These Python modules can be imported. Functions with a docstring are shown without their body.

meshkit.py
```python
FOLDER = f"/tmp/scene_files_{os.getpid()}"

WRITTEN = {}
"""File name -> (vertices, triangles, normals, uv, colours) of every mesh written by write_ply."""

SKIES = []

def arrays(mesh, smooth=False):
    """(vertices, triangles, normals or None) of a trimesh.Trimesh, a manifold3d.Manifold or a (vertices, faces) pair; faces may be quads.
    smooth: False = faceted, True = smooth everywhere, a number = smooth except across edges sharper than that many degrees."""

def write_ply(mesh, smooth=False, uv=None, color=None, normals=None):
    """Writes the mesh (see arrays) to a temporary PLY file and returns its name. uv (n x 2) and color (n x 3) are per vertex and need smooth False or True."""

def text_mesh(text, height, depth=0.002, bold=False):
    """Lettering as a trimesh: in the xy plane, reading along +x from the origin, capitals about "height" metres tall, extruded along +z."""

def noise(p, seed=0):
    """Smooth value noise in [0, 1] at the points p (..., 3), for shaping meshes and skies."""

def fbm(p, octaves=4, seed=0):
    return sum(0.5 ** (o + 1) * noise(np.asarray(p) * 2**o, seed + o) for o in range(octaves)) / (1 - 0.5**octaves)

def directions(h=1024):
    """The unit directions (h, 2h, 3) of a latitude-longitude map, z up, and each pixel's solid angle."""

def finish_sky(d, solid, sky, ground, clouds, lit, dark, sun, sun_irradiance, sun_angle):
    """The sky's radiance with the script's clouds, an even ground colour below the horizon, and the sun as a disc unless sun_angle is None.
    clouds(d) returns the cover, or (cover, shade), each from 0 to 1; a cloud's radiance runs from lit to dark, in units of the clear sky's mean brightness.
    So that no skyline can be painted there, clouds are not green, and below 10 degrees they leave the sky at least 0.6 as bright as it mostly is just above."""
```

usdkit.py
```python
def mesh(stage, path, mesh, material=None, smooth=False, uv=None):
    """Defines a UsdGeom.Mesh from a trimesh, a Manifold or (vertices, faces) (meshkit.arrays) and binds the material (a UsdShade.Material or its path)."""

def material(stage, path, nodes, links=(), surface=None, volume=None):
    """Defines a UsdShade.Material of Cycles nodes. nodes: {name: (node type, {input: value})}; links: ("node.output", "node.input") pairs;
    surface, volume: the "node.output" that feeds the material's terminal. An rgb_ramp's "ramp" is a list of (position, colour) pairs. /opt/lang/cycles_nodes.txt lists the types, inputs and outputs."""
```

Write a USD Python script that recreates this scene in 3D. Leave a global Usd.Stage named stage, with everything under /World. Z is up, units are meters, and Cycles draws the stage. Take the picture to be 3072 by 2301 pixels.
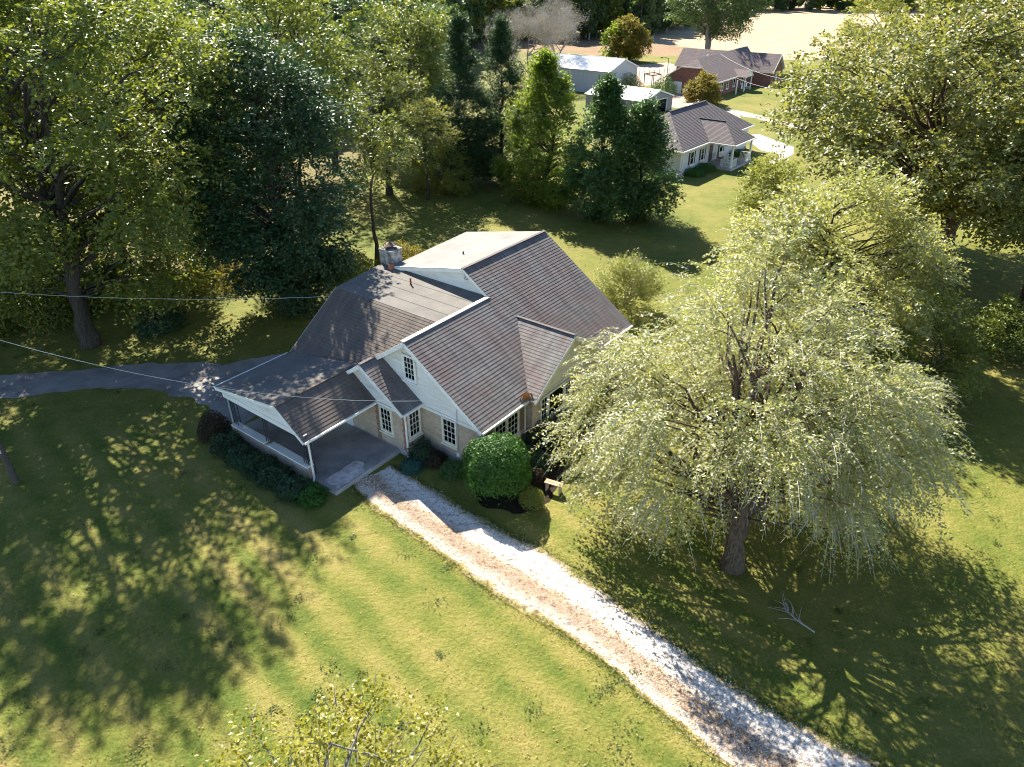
import math, random
import numpy as np, trimesh, usdkit, meshkit
from shapely.geometry import Polygon, box as sbox, LineString
from shapely.ops import unary_union
from pxr import Usd, UsdGeom, UsdLux, UsdShade, Gf, Sdf, Vt

stage = Usd.Stage.CreateInMemory()
UsdGeom.SetStageUpAxis(stage, UsdGeom.Tokens.z); UsdGeom.SetStageMetersPerUnit(stage, 1.0)
UsdGeom.Xform.Define(stage, '/World'); UsdGeom.Scope.Define(stage, '/World/Looks')

# ---------------------------------------------------------------- camera, sky, sun, exposure
PITCH = 0.538
cam = UsdGeom.Camera.Define(stage, '/World/camera')
cam.AddTranslateOp().Set((0, 0, 22.561)); cam.AddRotateXOp().Set(90 - math.degrees(PITCH))
cam.CreateHorizontalApertureAttr(36.0); cam.CreateVerticalApertureAttr(36.0 * 767 / 1024)
cam.CreateFocalLengthAttr(2131 / 3072 * 36.0); cam.CreateClippingRangeAttr(Gf.Vec2f(0.1, 3000))
cam.CreateExposureAttr(1.75)
SUN_EL, SUN_AZ = math.radians(40.5), math.radians(-22.5)      # azimuth = atan2(x, y) of the direction towards the sun
SUN_I, SKY_S = 1.25, 0.066
sv = np.array([math.sin(SUN_AZ) * math.cos(SUN_EL), math.cos(SUN_AZ) * math.cos(SUN_EL), math.sin(SUN_EL)])
sun = UsdLux.DistantLight.Define(stage, '/World/sun')
zx = np.cross([0, 0, 1], sv); zx /= np.linalg.norm(zx); zy = np.cross(sv, zx)
sun.AddTransformOp().Set(Gf.Matrix4d(*zx, 0, *zy, 0, *sv, 0, 0, 0, 0, 1))
sun.CreateIntensityAttr(SUN_I); sun.CreateAngleAttr(0.53); sun.CreateNormalizeAttr(True); sun.CreateColorAttr(Gf.Vec3f(1.0, 0.93, 0.80))
M = {}
def mat(name, nodes, links=(), surface='p.BSDF', volume=None):
    M[name] = usdkit.material(stage, '/World/Looks/' + name, nodes, links, surface=surface, volume=volume); return M[name]
mat('sky', {'s': ('sky_texture', {'sky_type': 'single_scattering', 'sun_disc': False, 'ozone_density': 4.0, 'aerosol_density': .3, 'sun_elevation': SUN_EL, 'sun_rotation': SUN_AZ}),
            'b': ('background_shader', {'strength': SKY_S})}, [('s.color', 'b.color')], surface='b.background')
dome = UsdLux.DomeLight.Define(stage, '/World/sky')
UsdShade.MaterialBindingAPI.Apply(dome.GetPrim()).Bind(M['sky'])
dome.GetPrim().SetCustomDataByKey('kind', 'structure')

# ---------------------------------------------------------------- helpers
COUNT = {}
def fresh(parent, name):
    k = (parent, name); n = COUNT.get(k, -1) + 1; COUNT[k] = n
    return parent + '/' + (name if n == 0 else f'{name}_{n:03d}')
def tag(p, label=None, cat=None, group=None, kind=None):
    p = p.GetPrim() if hasattr(p, 'GetPrim') else p
    for k, v in (('label', label), ('category', cat), ('group', group), ('kind', kind)):
        if v: p.SetCustomDataByKey(k, v)
    return p
def thing(name, label, cat, loc=(0, 0, 0), rz=0.0, group=None):
    x = UsdGeom.Xform.Define(stage, fresh('/World', name)); x.AddTranslateOp().Set(tuple(map(float, loc))); x.AddRotateZOp().Set(float(math.degrees(rz)))
    return tag(x, label, cat, group)
def obj(name, mesh, m, parent=None, smooth=False, uv=None, label=None, kind=None, cat=None, group=None):
    base = '/World' if parent is None else str(parent.GetPath())
    p = usdkit.mesh(stage, fresh(base, name), mesh, M[m] if isinstance(m, str) else m, smooth=smooth, uv=uv).GetPrim()
    return tag(p, label, cat, group, kind)
def dup(root, loc, rz=0.0, label=None, group=None, scale=1.0):
    was = root.GetCustomData(); base = root.GetName()
    if base[-4:-3] == '_' and base[-3:].isdigit(): base = base[:-4]
    x = UsdGeom.Xform.Define(stage, fresh('/World', base))
    x.GetPrim().GetReferences().AddInternalReference(root.GetPath()); x.GetPrim().SetInstanceable(True)
    x.ClearXformOpOrder(); x.GetPrim().CreateAttribute('xformOp:translate', Sdf.ValueTypeNames.Double3).Set(Gf.Vec3d(*map(float, loc)))
    x.GetPrim().CreateAttribute('xformOp:rotateZ', Sdf.ValueTypeNames.Float).Set(float(math.degrees(rz)))
    x.GetPrim().CreateAttribute('xformOp:scale', Sdf.ValueTypeNames.Float3).Set(Gf.Vec3f(scale, scale, scale))
    x.GetPrim().CreateAttribute('xformOpOrder', Sdf.ValueTypeNames.TokenArray).Set(['xformOp:translate', 'xformOp:rotateZ', 'xformOp:scale'])
    return tag(x, label or was.get('label'), was.get('category'), group or was.get('group'))
class MB:
    """collects triangles"""
    def __init__(s): s.v, s.f, s.n = [], [], 0
    def add(s, v, f):
        v = np.asarray(v, float); f = np.asarray(f, int)
        if f.shape[1] == 4: f = np.vstack([f[:, [0, 1, 2]], f[:, [0, 2, 3]]])
        s.v.append(v); s.f.append(f + s.n); s.n += len(v); return s
    def tm(s, t): return s.add(t.vertices, t.faces)
    def box(s, lo, hi, c=0.0):
        lo, hi = np.minimum(lo, hi).astype(float), np.maximum(lo, hi).astype(float)
        b = trimesh.creation.box(hi - lo); b.apply_translation((lo + hi) / 2); return s.tm(b)
    def tube(s, pts, rad, k=6, caps=True):
        v, f = tube(pts, rad, k, caps); return s.add(v, f)
    def bar(s, a, b, w, h=None):
        """box beam from a to b, w wide across (horizontal), h tall"""
        a, b = np.asarray(a, float), np.asarray(b, float); h = h or w
        d = b - a; L = np.linalg.norm(d); d /= L
        up = np.array([0, 0, 1.0]) if abs(d[2]) < .95 else np.array([1.0, 0, 0])
        x = np.cross(d, up); x /= np.linalg.norm(x); y = np.cross(x, d)
        c = [a + sx * x * w / 2 + sy * y * h / 2 + t * d * L for t in (0, 1) for sy in (-1, 1) for sx in (-1, 1)]
        return s.add(c, [[0, 1, 3, 2], [4, 6, 7, 5], [0, 4, 5, 1], [2, 3, 7, 6], [0, 2, 6, 4], [1, 5, 7, 3]])
    def get(s): return np.vstack(s.v), np.vstack(s.f)
def tube(pts, rad, k=6, caps=True):
    pts = np.asarray(pts, float); n = len(pts); rad = np.broadcast_to(np.asarray(rad, float), (n,))
    t = np.gradient(pts, axis=0); t /= np.linalg.norm(t, axis=1, keepdims=True) + 1e-12
    ref = np.array([1.0, 0, 0]) if abs(t[:, 0]).mean() < .8 else np.array([0, 1.0, 0])
    x = np.cross(t, ref); x /= np.linalg.norm(x, axis=1, keepdims=True) + 1e-12; y = np.cross(t, x)
    a = np.arange(k) / k * 2 * np.pi
    v = (pts[:, None] + rad[:, None, None] * (np.cos(a)[None, :, None] * x[:, None] + np.sin(a)[None, :, None] * y[:, None])).reshape(-1, 3)
    i = np.arange(n - 1)[:, None] * k; j = np.arange(k)[None]; j2 = (j + 1) % k
    f = np.stack([i + j, i + k + j, i + k + j2, i + j2], -1).reshape(-1, 4)
    f = np.vstack([f[:, [0, 1, 2]], f[:, [0, 2, 3]]])
    if caps and k > 2: f = np.vstack([f, [[0, q, q + 1] for q in range(1, k - 1)], [[(n - 1) * k, (n - 1) * k + q + 1, (n - 1) * k + q] for q in range(1, k - 1)]])
    return v, f
def tri(poly):
    return trimesh.creation.triangulate_polygon(poly, engine='earcut')
def polys(g):
    if g.is_empty: return []
    return [p for p in getattr(g, 'geoms', [g]) if p.geom_type == 'Polygon' and p.area > 1e-4]
def prism(poly, fr, t0, t1):
    """extrude a polygon along n from t0 to t1; fr = (origin, e, s, n)"""
    o, e, s, n = (np.asarray(x, float) for x in fr); mb = MB()
    for p in polys(poly if hasattr(poly, 'geom_type') else Polygon(poly)):
        m = trimesh.creation.extrude_polygon(p, abs(t1 - t0), engine='earcut')
        v = m.vertices; w = o + v[:, :1] * e + v[:, 1:2] * s + (v[:, 2:] + min(t0, t1)) * n
        f = m.faces if np.dot(np.cross(e, s), n) > 0 else m.faces[:, ::-1]
        mb.add(w, f)
    return mb.get()
XY = ((0, 0, 0), (1, 0, 0), (0, 1, 0), (0, 0, 1))

# ---------------------------------------------------------------- materials
def simple(name, col, rough=.6, spec=.5, metal=0.0, var=.0, scale=3.0, bump=0.0, bscale=30.0, col2=None):
    n = {'p': ('principled_bsdf', {'base_color': col, 'roughness': rough, 'specular_ior_level': spec, 'metallic': metal})}; l = []
    if var or col2 is not None:
        c2 = col2 or tuple(c * (1 - var) for c in col)
        n |= {'t': ('texture_coordinate', {}), 'n': ('noise_texture', {'scale': scale, 'detail': 5.0, 'roughness': .65}), 'r': ('rgb_ramp', {'ramp': [(.3, c2), (.7, col)]})}
        l += [('t.object', 'n.vector'), ('n.fac', 'r.fac'), ('r.color', 'p.base_color')]
    if bump:
        n |= {'t': ('texture_coordinate', {}), 'nb': ('noise_texture', {'scale': bscale, 'detail': 4.0}), 'b': ('bump', {'strength': bump, 'distance': .02})}
        l += [('t.object', 'nb.vector'), ('nb.fac', 'b.height'), ('b.normal', 'p.normal')]
    return mat(name, n, l)
def leafmat(name, stops, trans=.35, rough=.5, spec=.25, tint=(1.22, 1.08, .6), gain=1.35):
    st = [(i / max(1, len(stops) - 1), tuple(min(.6, gain * x) for x in c)) for i, c in enumerate(stops)]
    n = {'g': ('geometry', {}), 't': ('texture_coordinate', {}), 'n': ('noise_texture', {'scale': .55, 'detail': 3.0}),
         'a': ('math', {'math_type': 'multiply_add', 'value2': .55, 'value3': -.12}), 'b': ('math', {'math_type': 'multiply_add', 'value2': .6}),
         'r': ('rgb_ramp', {'ramp': st}), 'p': ('principled_bsdf', {'roughness': rough, 'specular_ior_level': spec}),
         'k': ('mix', {'mix_type': 'multiply', 'fac': 1.0, 'color2': tint}), 'tr': ('translucent_bsdf', {}), 'm': ('mix_closure', {'fac': trans})}
    l = [('g.random_per_island', 'a.value1'), ('t.object', 'n.vector'), ('n.fac', 'b.value1'), ('a.value', 'b.value3'), ('b.value', 'r.fac'), ('r.color', 'p.base_color'),
         ('r.color', 'k.color1'), ('k.color', 'tr.color'), ('p.BSDF', 'm.closure1'), ('tr.BSDF', 'm.closure2')]
    return mat(name, n, l, surface='m.closure')
leafmat('leaf_oak', [(.04, .06, .012), (.08, .10, .018), (.125, .135, .026), (.185, .175, .04), (.23, .17, .04)], .48, gain=2.4, spec=.6, rough=.42)
leafmat('leaf_right', [(.06, .075, .02), (.105, .115, .032), (.165, .16, .048), (.23, .20, .065), (.30, .20, .055)], .48, spec=.75, rough=.42, gain=2.2)
leafmat('leaf_dark', [(.012, .032, .014), (.02, .046, .018), (.03, .06, .02), (.045, .075, .022), (.07, .09, .025)], .26, rough=.42, spec=.4, tint=(1.2, 1.1, .5), gain=2.0)
leafmat('leaf_pear', [(.045, .075, .012), (.085, .12, .016), (.135, .155, .02), (.20, .185, .028), (.30, .19, .03)], .58, gain=2.4, spec=.5, rough=.42)
leafmat('leaf_pear_dark', [(.018, .045, .014), (.03, .065, .016), (.05, .085, .018), (.08, .105, .022), (.13, .12, .025)], .3, spec=.45, rough=.42, gain=2.4)
leafmat('leaf_elm', [(.10, .11, .042), (.155, .16, .06), (.215, .215, .09), (.27, .265, .13), (.31, .30, .18)], .5, rough=.40, spec=.95, gain=2.6, tint=(1.15, 1.1, .6))
leafmat('leaf_cedar', [(.012, .028, .012), (.02, .042, .015), (.035, .058, .018), (.07, .085, .02), (.11, .11, .025)], .22, gain=2.6)
leafmat('leaf_yellow', [(.16, .17, .02), (.24, .23, .025), (.33, .30, .04), (.40, .33, .05)], .45, spec=.5, rough=.4)
leafmat('leaf_lime', [(.12, .15, .03), (.18, .20, .045), (.25, .25, .06), (.30, .28, .08)], .5, gain=1.6, spec=.5, rough=.42)
leafmat('leaf_ochre', [(.10, .10, .02), (.18, .15, .03), (.27, .19, .04), (.33, .21, .05)], .42, gain=1.5)
leafmat('leaf_shrub', [(.018, .06, .010), (.035, .095, .012), (.07, .14, .016), (.12, .18, .022), (.22, .21, .03)], .25, rough=.45, spec=.3, gain=1.7)
leafmat('leaf_maroon', [(.03, .02, .012), (.055, .04, .02), (.08, .06, .03)], .2)
leafmat('leaf_teal', [(.03, .09, .07), (.05, .13, .10), (.08, .17, .12)], .2)
leafmat('leaf_grey', [(.16, .14, .11), (.24, .22, .17), (.30, .29, .20), (.26, .27, .14)], .3)
leafmat('leaf_wood', [(.02, .04, .018), (.04, .065, .022), (.07, .09, .028), (.12, .13, .045), (.17, .15, .05)], .42, gain=2.8, spec=.5, rough=.45)
leafmat('litter', [(.20, .11, .04), (.30, .18, .07), (.38, .27, .12), (.25, .20, .06)], .15)
leafmat('blade', [(.09, .11, .014), (.14, .145, .026), (.20, .185, .045), (.27, .22, .07)], .5, gain=1.0)
leafmat('clover_leaf', [(.06, .10, .02), (.10, .14, .03), (.15, .18, .04)], .4, gain=1.0)
def bark(name, a, b, sc=14.0):
    return mat(name, {'t': ('texture_coordinate', {}), 'mp': ('mapping', {'scale': (1, 1, .16)}), 'n': ('noise_texture', {'scale': sc, 'detail': 6.0, 'roughness': .7}), 'r': ('rgb_ramp', {'ramp': [(.32, a), (.68, b)]}),
        'bp': ('bump', {'strength': 1.0, 'distance': .06}), 'p': ('principled_bsdf', {'roughness': .9, 'specular_ior_level': .15})},
        [('t.object', 'mp.vector'), ('mp.vector', 'n.vector'), ('n.fac', 'r.fac'), ('r.color', 'p.base_color'), ('n.fac', 'bp.height'), ('bp.normal', 'p.normal')])
bark('bark_dark', (.02, .016, .012), (.085, .07, .055)); bark('bark_brown', (.035, .024, .016), (.16, .115, .08)); bark('bark_grey', (.12, .105, .09), (.32, .29, .26)); bark('twig_pale', (.30, .27, .23), (.52, .49, .44))

def ground_mat(name, stops, stripes=False, fine=9.0, bumpd=.09):
    """lawn: large patches, mowing stripes along the drive, fine blade speckle"""
    n = {'g': ('geometry', {}), 'n1': ('noise_texture', {'scale': .11, 'detail': 4.0, 'roughness': .6, 'distortion': .4}), 'n2': ('noise_texture', {'scale': 1.1, 'detail': 5.0, 'roughness': .7}),
         'mp': ('mapping', {'scale': (1.0, 1.0, 1.0)}), 'n3': ('noise_texture', {'scale': fine, 'detail': 3.0, 'roughness': .8}), 'n4': ('noise_texture', {'scale': 4.0, 'detail': 3.0, 'roughness': .6}),
         'a1': ('math', {'math_type': 'multiply_add', 'value2': .60, 'value3': -.14}), 'a2': ('math', {'math_type': 'multiply_add', 'value2': .42}), 'a3': ('math', {'math_type': 'multiply_add', 'value2': .50}),
         'a5': ('math', {'math_type': 'subtract', 'value2': .20}),
         'r': ('rgb_ramp', {'ramp': stops}), 'ad': ('math', {'math_type': 'multiply_add', 'value2': 1.6}), 'bp': ('bump', {'strength': .6, 'distance': bumpd}), 'p': ('principled_bsdf', {'roughness': .85, 'specular_ior_level': .12, 'sheen_weight': .0})}
    l = [('g.position', 'n1.vector'), ('g.position', 'n2.vector'), ('g.position', 'mp.vector'), ('mp.vector', 'n3.vector'), ('g.position', 'n4.vector'),
         ('n1.fac', 'a1.value1'), ('n2.fac', 'a2.value1'), ('a1.value', 'a2.value3'), ('n3.fac', 'a3.value1'), ('a2.value', 'a3.value3'), ('a3.value', 'a5.value1'),
         ('n4.fac', 'ad.value1'), ('n3.fac', 'ad.value3'), ('ad.value', 'bp.height'), ('bp.normal', 'p.normal')]
    last = 'a5.value'
    if stripes:
        # coordinate across the drive direction (0.69, -0.72): its normal is (0.72, 0.69)
        n |= {'sx': ('separate_xyz', {}), 'my': ('math', {'math_type': 'multiply', 'value2': .69 * 3.4}), 'mu': ('math', {'math_type': 'multiply_add', 'value2': .72 * 3.4}), 'w': ('math', {'math_type': 'multiply_add', 'value2': 3.0}),
              'si': ('math', {'math_type': 'sine'}), 'a4': ('math', {'math_type': 'multiply_add'}), 'n5': ('noise_texture', {'scale': .16, 'detail': 3.0}), 'mr': ('map_range', {'range_type': 'linear', 'from_min': .36, 'from_max': .62, 'to_min': -.02, 'to_max': -.15, 'clamp': True}),
              'mx2': ('map_range', {'range_type': 'linear', 'from_min': 6.0, 'from_max': 13.0, 'to_min': 1.0, 'to_max': .1, 'clamp': True}), 'am2': ('math', {'math_type': 'multiply'}), 'my2': ('map_range', {'range_type': 'linear', 'from_min': 26.0, 'from_max': 44.0, 'to_min': 1.0, 'to_max': .12, 'clamp': True}), 'am': ('math', {'math_type': 'multiply'})}
        l += [('g.position', 'sx.vector'), ('sx.y', 'my.value1'), ('sx.x', 'mu.value1'), ('my.value', 'mu.value3'), ('n1.fac', 'w.value1'), ('mu.value', 'w.value3'), ('w.value', 'si.value1'), ('si.value', 'a4.value1'), ('g.position', 'n5.vector'), ('n5.fac', 'mr.value'), ('sx.y', 'my2.value'), ('mr.result', 'am.value1'), ('my2.result', 'am.value2'), ('sx.x', 'mx2.value'), ('am.value', 'am2.value1'), ('mx2.result', 'am2.value2'), ('am2.value', 'a4.value2'), (last, 'a4.value3')]
        last = 'a4.value'
    l += [(last, 'r.fac'), ('r.color', 'p.base_color')]
    return mat(name, n, l)
ground_mat('lawn', [(.14, (.05, .085, .014)), (.30, (.098, .125, .022)), (.43, (.160, .160, .036)), (.58, (.222, .192, .057)), (.8, (.29, .225, .09))], stripes=True)
ground_mat('field', [(.1, (.30, .22, .13)), (.5, (.44, .33, .21)), (.9, (.52, .41, .28))], fine=3.0, bumpd=.15)
ground_mat('brown_strip', [(.1, (.17, .11, .06)), (.5, (.30, .20, .12)), (.9, (.40, .29, .19))], fine=2.0, bumpd=.3)
ground_mat('dirt', [(.1, (.30, .22, .16)), (.5, (.46, .36, .29)), (.9, (.55, .46, .38))], fine=6.0, bumpd=.05)
ground_mat('mulch', [(.1, (.012, .010, .008)), (.5, (.03, .022, .016)), (.9, (.07, .05, .035))], fine=12.0, bumpd=.1)
ground_mat('forest_floor', [(.1, (.07, .065, .022)), (.5, (.17, .145, .05)), (.9, (.30, .235, .10))], fine=4.0, bumpd=.1)
simple('concrete', (.34, .315, .295), .9, .1, col2=(.17, .158, .15), scale=.55, bump=.25, bscale=25)
simple('concrete_pale', (.42, .40, .37), .85, .3, var=.25, scale=1.2, bump=.2, bscale=25)
simple('slab', (.42, .40, .385), .8, .3, col2=(.17, .165, .165), scale=.5, bump=.2, bscale=20)
simple('worn_slab', (.74, .72, .69), .85, .2, col2=(.36, .29, .285), scale=2.2, bump=.2, bscale=20)
simple('white_paint', (.78, .76, .70), .5, .4, var=.18, scale=2.0)
simple('cream_paint', (.72, .68, .56), .55, .4, col2=(.52, .49, .41), scale=2.5)
simple('metal_white', (.80, .80, .79), .35, .5, var=.06, scale=1.0)
simple('metal_grey', (.46, .46, .455), .5, .5, var=.08, scale=.6)
simple('metal_dark', (.22, .22, .22), .5, .5, var=.1)
simple('iron', (.025, .027, .03), .5, .5)
simple('iron_pale', (.30, .33, .33), .5, .5)
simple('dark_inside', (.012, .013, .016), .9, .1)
simple('screen', (.30, .36, .46), .7, .2)
simple('membrane', (.20, .187, .17), .85, .08, col2=(.14, .131, .12), scale=.8)
simple('membrane_pale', (.25, .245, .232), .85, .08, col2=(.195, .19, .18), scale=.6)
simple('flashing', (.62, .59, .52), .6, .4, var=.2, scale=2.0)
simple('stone_chimney', (.50, .47, .43), .9, .2, col2=(.02, .02, .022), scale=2.6, bump=.6, bscale=8)
simple('rust', (.22, .07, .03), .8, .2, var=.4); simple('copper_brown', (.16, .10, .07), .6, .4)
simple('terracotta', (.40, .15, .08), .8, .2, var=.2)
simple('wood_pole', (.09, .075, .06), .9, .2, var=.4, scale=6); simple('wood_plank', (.42, .30, .21), .8, .2, var=.35, scale=5)
simple('wire', (.62, .62, .60), .5, .4); simple('galvanised', (.5, .52, .55), .4, .5, .6)
simple('shutter', (.035, .03, .028), .6, .3); simple('door_dark', (.05, .035, .025), .5, .4)
simple('car_paint', (.10, .11, .12), .25, .5); simple('tyre', (.015, .015, .015), .8, .2); simple('gravel_stone', (.80, .77, .72), .8, .3, var=.35, scale=40)
simple('porch_chair_red', (.20, .09, .07), .6, .3)
mat('glass', {'tr': ('transparent_bsdf', {'color': (.75, .8, .82)}), 'gl': ('glossy_bsdf', {'roughness': .03, 'color': (.9, .95, 1)}), 'fr': ('fresnel', {'IOR': 1.7}), 'm': ('mix_closure', {})}, [('fr.fac', 'm.fac'), ('tr.BSDF', 'm.closure1'), ('gl.BSDF', 'm.closure2')], surface='m.closure')
def shingle(name, c1, c2, c3, stain=.6, sc=.5):
    """per-tab tone on the uv of each slope, patches of weathering and streaks down the slope"""
    return mat(name, {'u': ('uvmap', {'attribute': 'st'}), 'b': ('brick_texture', {'color1': c1, 'color2': c2, 'mortar': tuple(x * .6 for x in c2), 'scale': 1.0, 'mortar_size': .006, 'brick_width': .33, 'row_height': .2, 'offset': .37, 'bias': 0.0}),
        't': ('texture_coordinate', {}), 'n': ('noise_texture', {'scale': sc, 'detail': 4.0, 'roughness': .65}), 'mp': ('mapping', {'scale': (1.6, .22, 1)}), 'n2': ('noise_texture', {'scale': 1.5, 'detail': 5.0, 'roughness': .7}),
        'r1': ('rgb_ramp', {'ramp': [(.36, (0, 0, 0)), (.62, (1, 1, 1))]}), 'm1': ('mix', {'mix_type': 'mix', 'color2': c3}), 'r2': ('rgb_ramp', {'ramp': [(.3, (1 - stain,) * 3), (.6, (1, 1, 1))]}), 'm2': ('mix', {'mix_type': 'multiply', 'fac': 1.0}),
        'n3': ('noise_texture', {'scale': 30.0, 'detail': 3.0}), 'bp': ('bump', {'strength': .4, 'distance': .01}), 'p': ('principled_bsdf', {'roughness': .9, 'specular_ior_level': .2})},
        [('u.UV', 'b.vector'), ('t.object', 'n.vector'), ('u.UV', 'mp.vector'), ('mp.vector', 'n2.vector'), ('n.fac', 'r1.fac'), ('r1.color', 'm1.fac'), ('b.color', 'm1.color1'),
         ('m1.color', 'm2.color1'), ('n2.fac', 'r2.fac'), ('r2.color', 'm2.color2'), ('m2.color', 'p.base_color'), ('t.object', 'n3.vector'), ('n3.fac', 'bp.height'), ('bp.normal', 'p.normal')])
shingle('shingle_main', (.235, .225, .218), (.195, .185, .178), (.20, .16, .15), .4)
shingle('shingle_porch', (.19, .165, .145), (.155, .135, .118), (.175, .14, .122), .35)
shingle('shingle_far', (.20, .185, .185), (.145, .13, .132), (.18, .15, .152), .2)
shingle('shingle_brickhouse', (.235, .19, .185), (.16, .13, .13), (.20, .16, .155), .25)
def brickmat(name, c1, c2, mo, w=.22, h=.075, stain=None):
    n = {'t': ('texture_coordinate', {}), 's': ('separate_xyz', {}), 'a': ('math', {'math_type': 'add'}), 'c': ('combine_xyz', {}), 'b': ('brick_texture', {'color1': c1, 'color2': c2, 'mortar': mo, 'scale': 1.0, 'mortar_size': .008, 'brick_width': w, 'row_height': h}),
         'n': ('noise_texture', {'scale': 1.3, 'detail': 5.0, 'roughness': .7}), 'r': ('rgb_ramp', {'ramp': [(.3, stain or (.72, .70, .66)), (.62, (1, 1, 1))]}), 'm': ('mix', {'mix_type': 'multiply', 'fac': 1.0}), 'bp': ('bump', {'strength': .5, 'distance': .01, 'invert': True}), 'p': ('principled_bsdf', {'roughness': .9, 'specular_ior_level': .2})}
    return mat(name, n, [('t.object', 's.vector'), ('s.x', 'a.value1'), ('s.y', 'a.value2'), ('a.value', 'c.x'), ('s.z', 'c.y'), ('c.vector', 'b.vector'), ('t.object', 'n.vector'), ('n.fac', 'r.fac'), ('b.color', 'm.color1'), ('r.color', 'm.color2'), ('m.color', 'p.base_color'), ('b.fac', 'bp.height'), ('bp.normal', 'p.normal')])
brickmat('brick_tan', (.52, .42, .31), (.42, .30, .22), (.46, .41, .33)); brickmat('brick_red', (.24, .085, .055), (.17, .06, .045), (.26, .19, .16))
brickmat('brick_quoin', (.36, .17, .10), (.26, .12, .08), (.40, .34, .28))
brickmat('siding_far', (.62, .62, .63), (.58, .58, .60), (.34, .34, .36), 6.0, .14, (.9, .9, .9))
def gravel(name):
    return mat(name, {'u': ('uvmap', {'attribute': 'st'}), 'sx': ('separate_xyz', {}), 'g': ('geometry', {}), 'n1': ('noise_texture', {'scale': .9, 'detail': 6.0, 'roughness': .75}), 'd': ('math', {'math_type': 'multiply_add', 'value2': .42, 'value3': -.21}), 'x': ('math', {'math_type': 'add'}),
        'r': ('rgb_ramp', {'ramp': [(.0, (.22, .20, .06)), (.05, (.34, .27, .12)), (.10, (.52, .44, .36)), (.20, (.50, .40, .31)), (.30, (.34, .23, .15)), (.48, (.38, .27, .185)), (.60, (.58, .53, .48)), (.84, (.62, .59, .56)), (.92, (.42, .34, .26)), (.97, (.30, .25, .10)), (1.0, (.20, .20, .05))]}),
        'v': ('noise_texture', {'scale': 4.5, 'detail': 6.0, 'roughness': .8}), 'r2': ('rgb_ramp', {'ramp': [(.38, (.30, .22, .15)), (.50, (1, 1, 1))]}), 'm': ('mix', {'mix_type': 'multiply', 'fac': .95}),
        'v2': ('voronoi_texture', {'scale': 16.0}), 'bp': ('bump', {'strength': .8, 'distance': .04}), 'p': ('principled_bsdf', {'roughness': .9, 'specular_ior_level': .2})},
        [('u.UV', 'sx.vector'), ('g.position', 'n1.vector'), ('n1.fac', 'd.value1'), ('d.value', 'x.value1'), ('sx.x', 'x.value2'), ('x.value', 'r.fac'), ('g.position', 'v.vector'), ('v.fac', 'r2.fac'), ('r.color', 'm.color1'), ('r2.color', 'm.color2'), ('m.color', 'p.base_color'),
         ('g.position', 'v2.vector'), ('v2.distance', 'bp.height'), ('bp.normal', 'p.normal')])
gravel('gravel')

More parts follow.
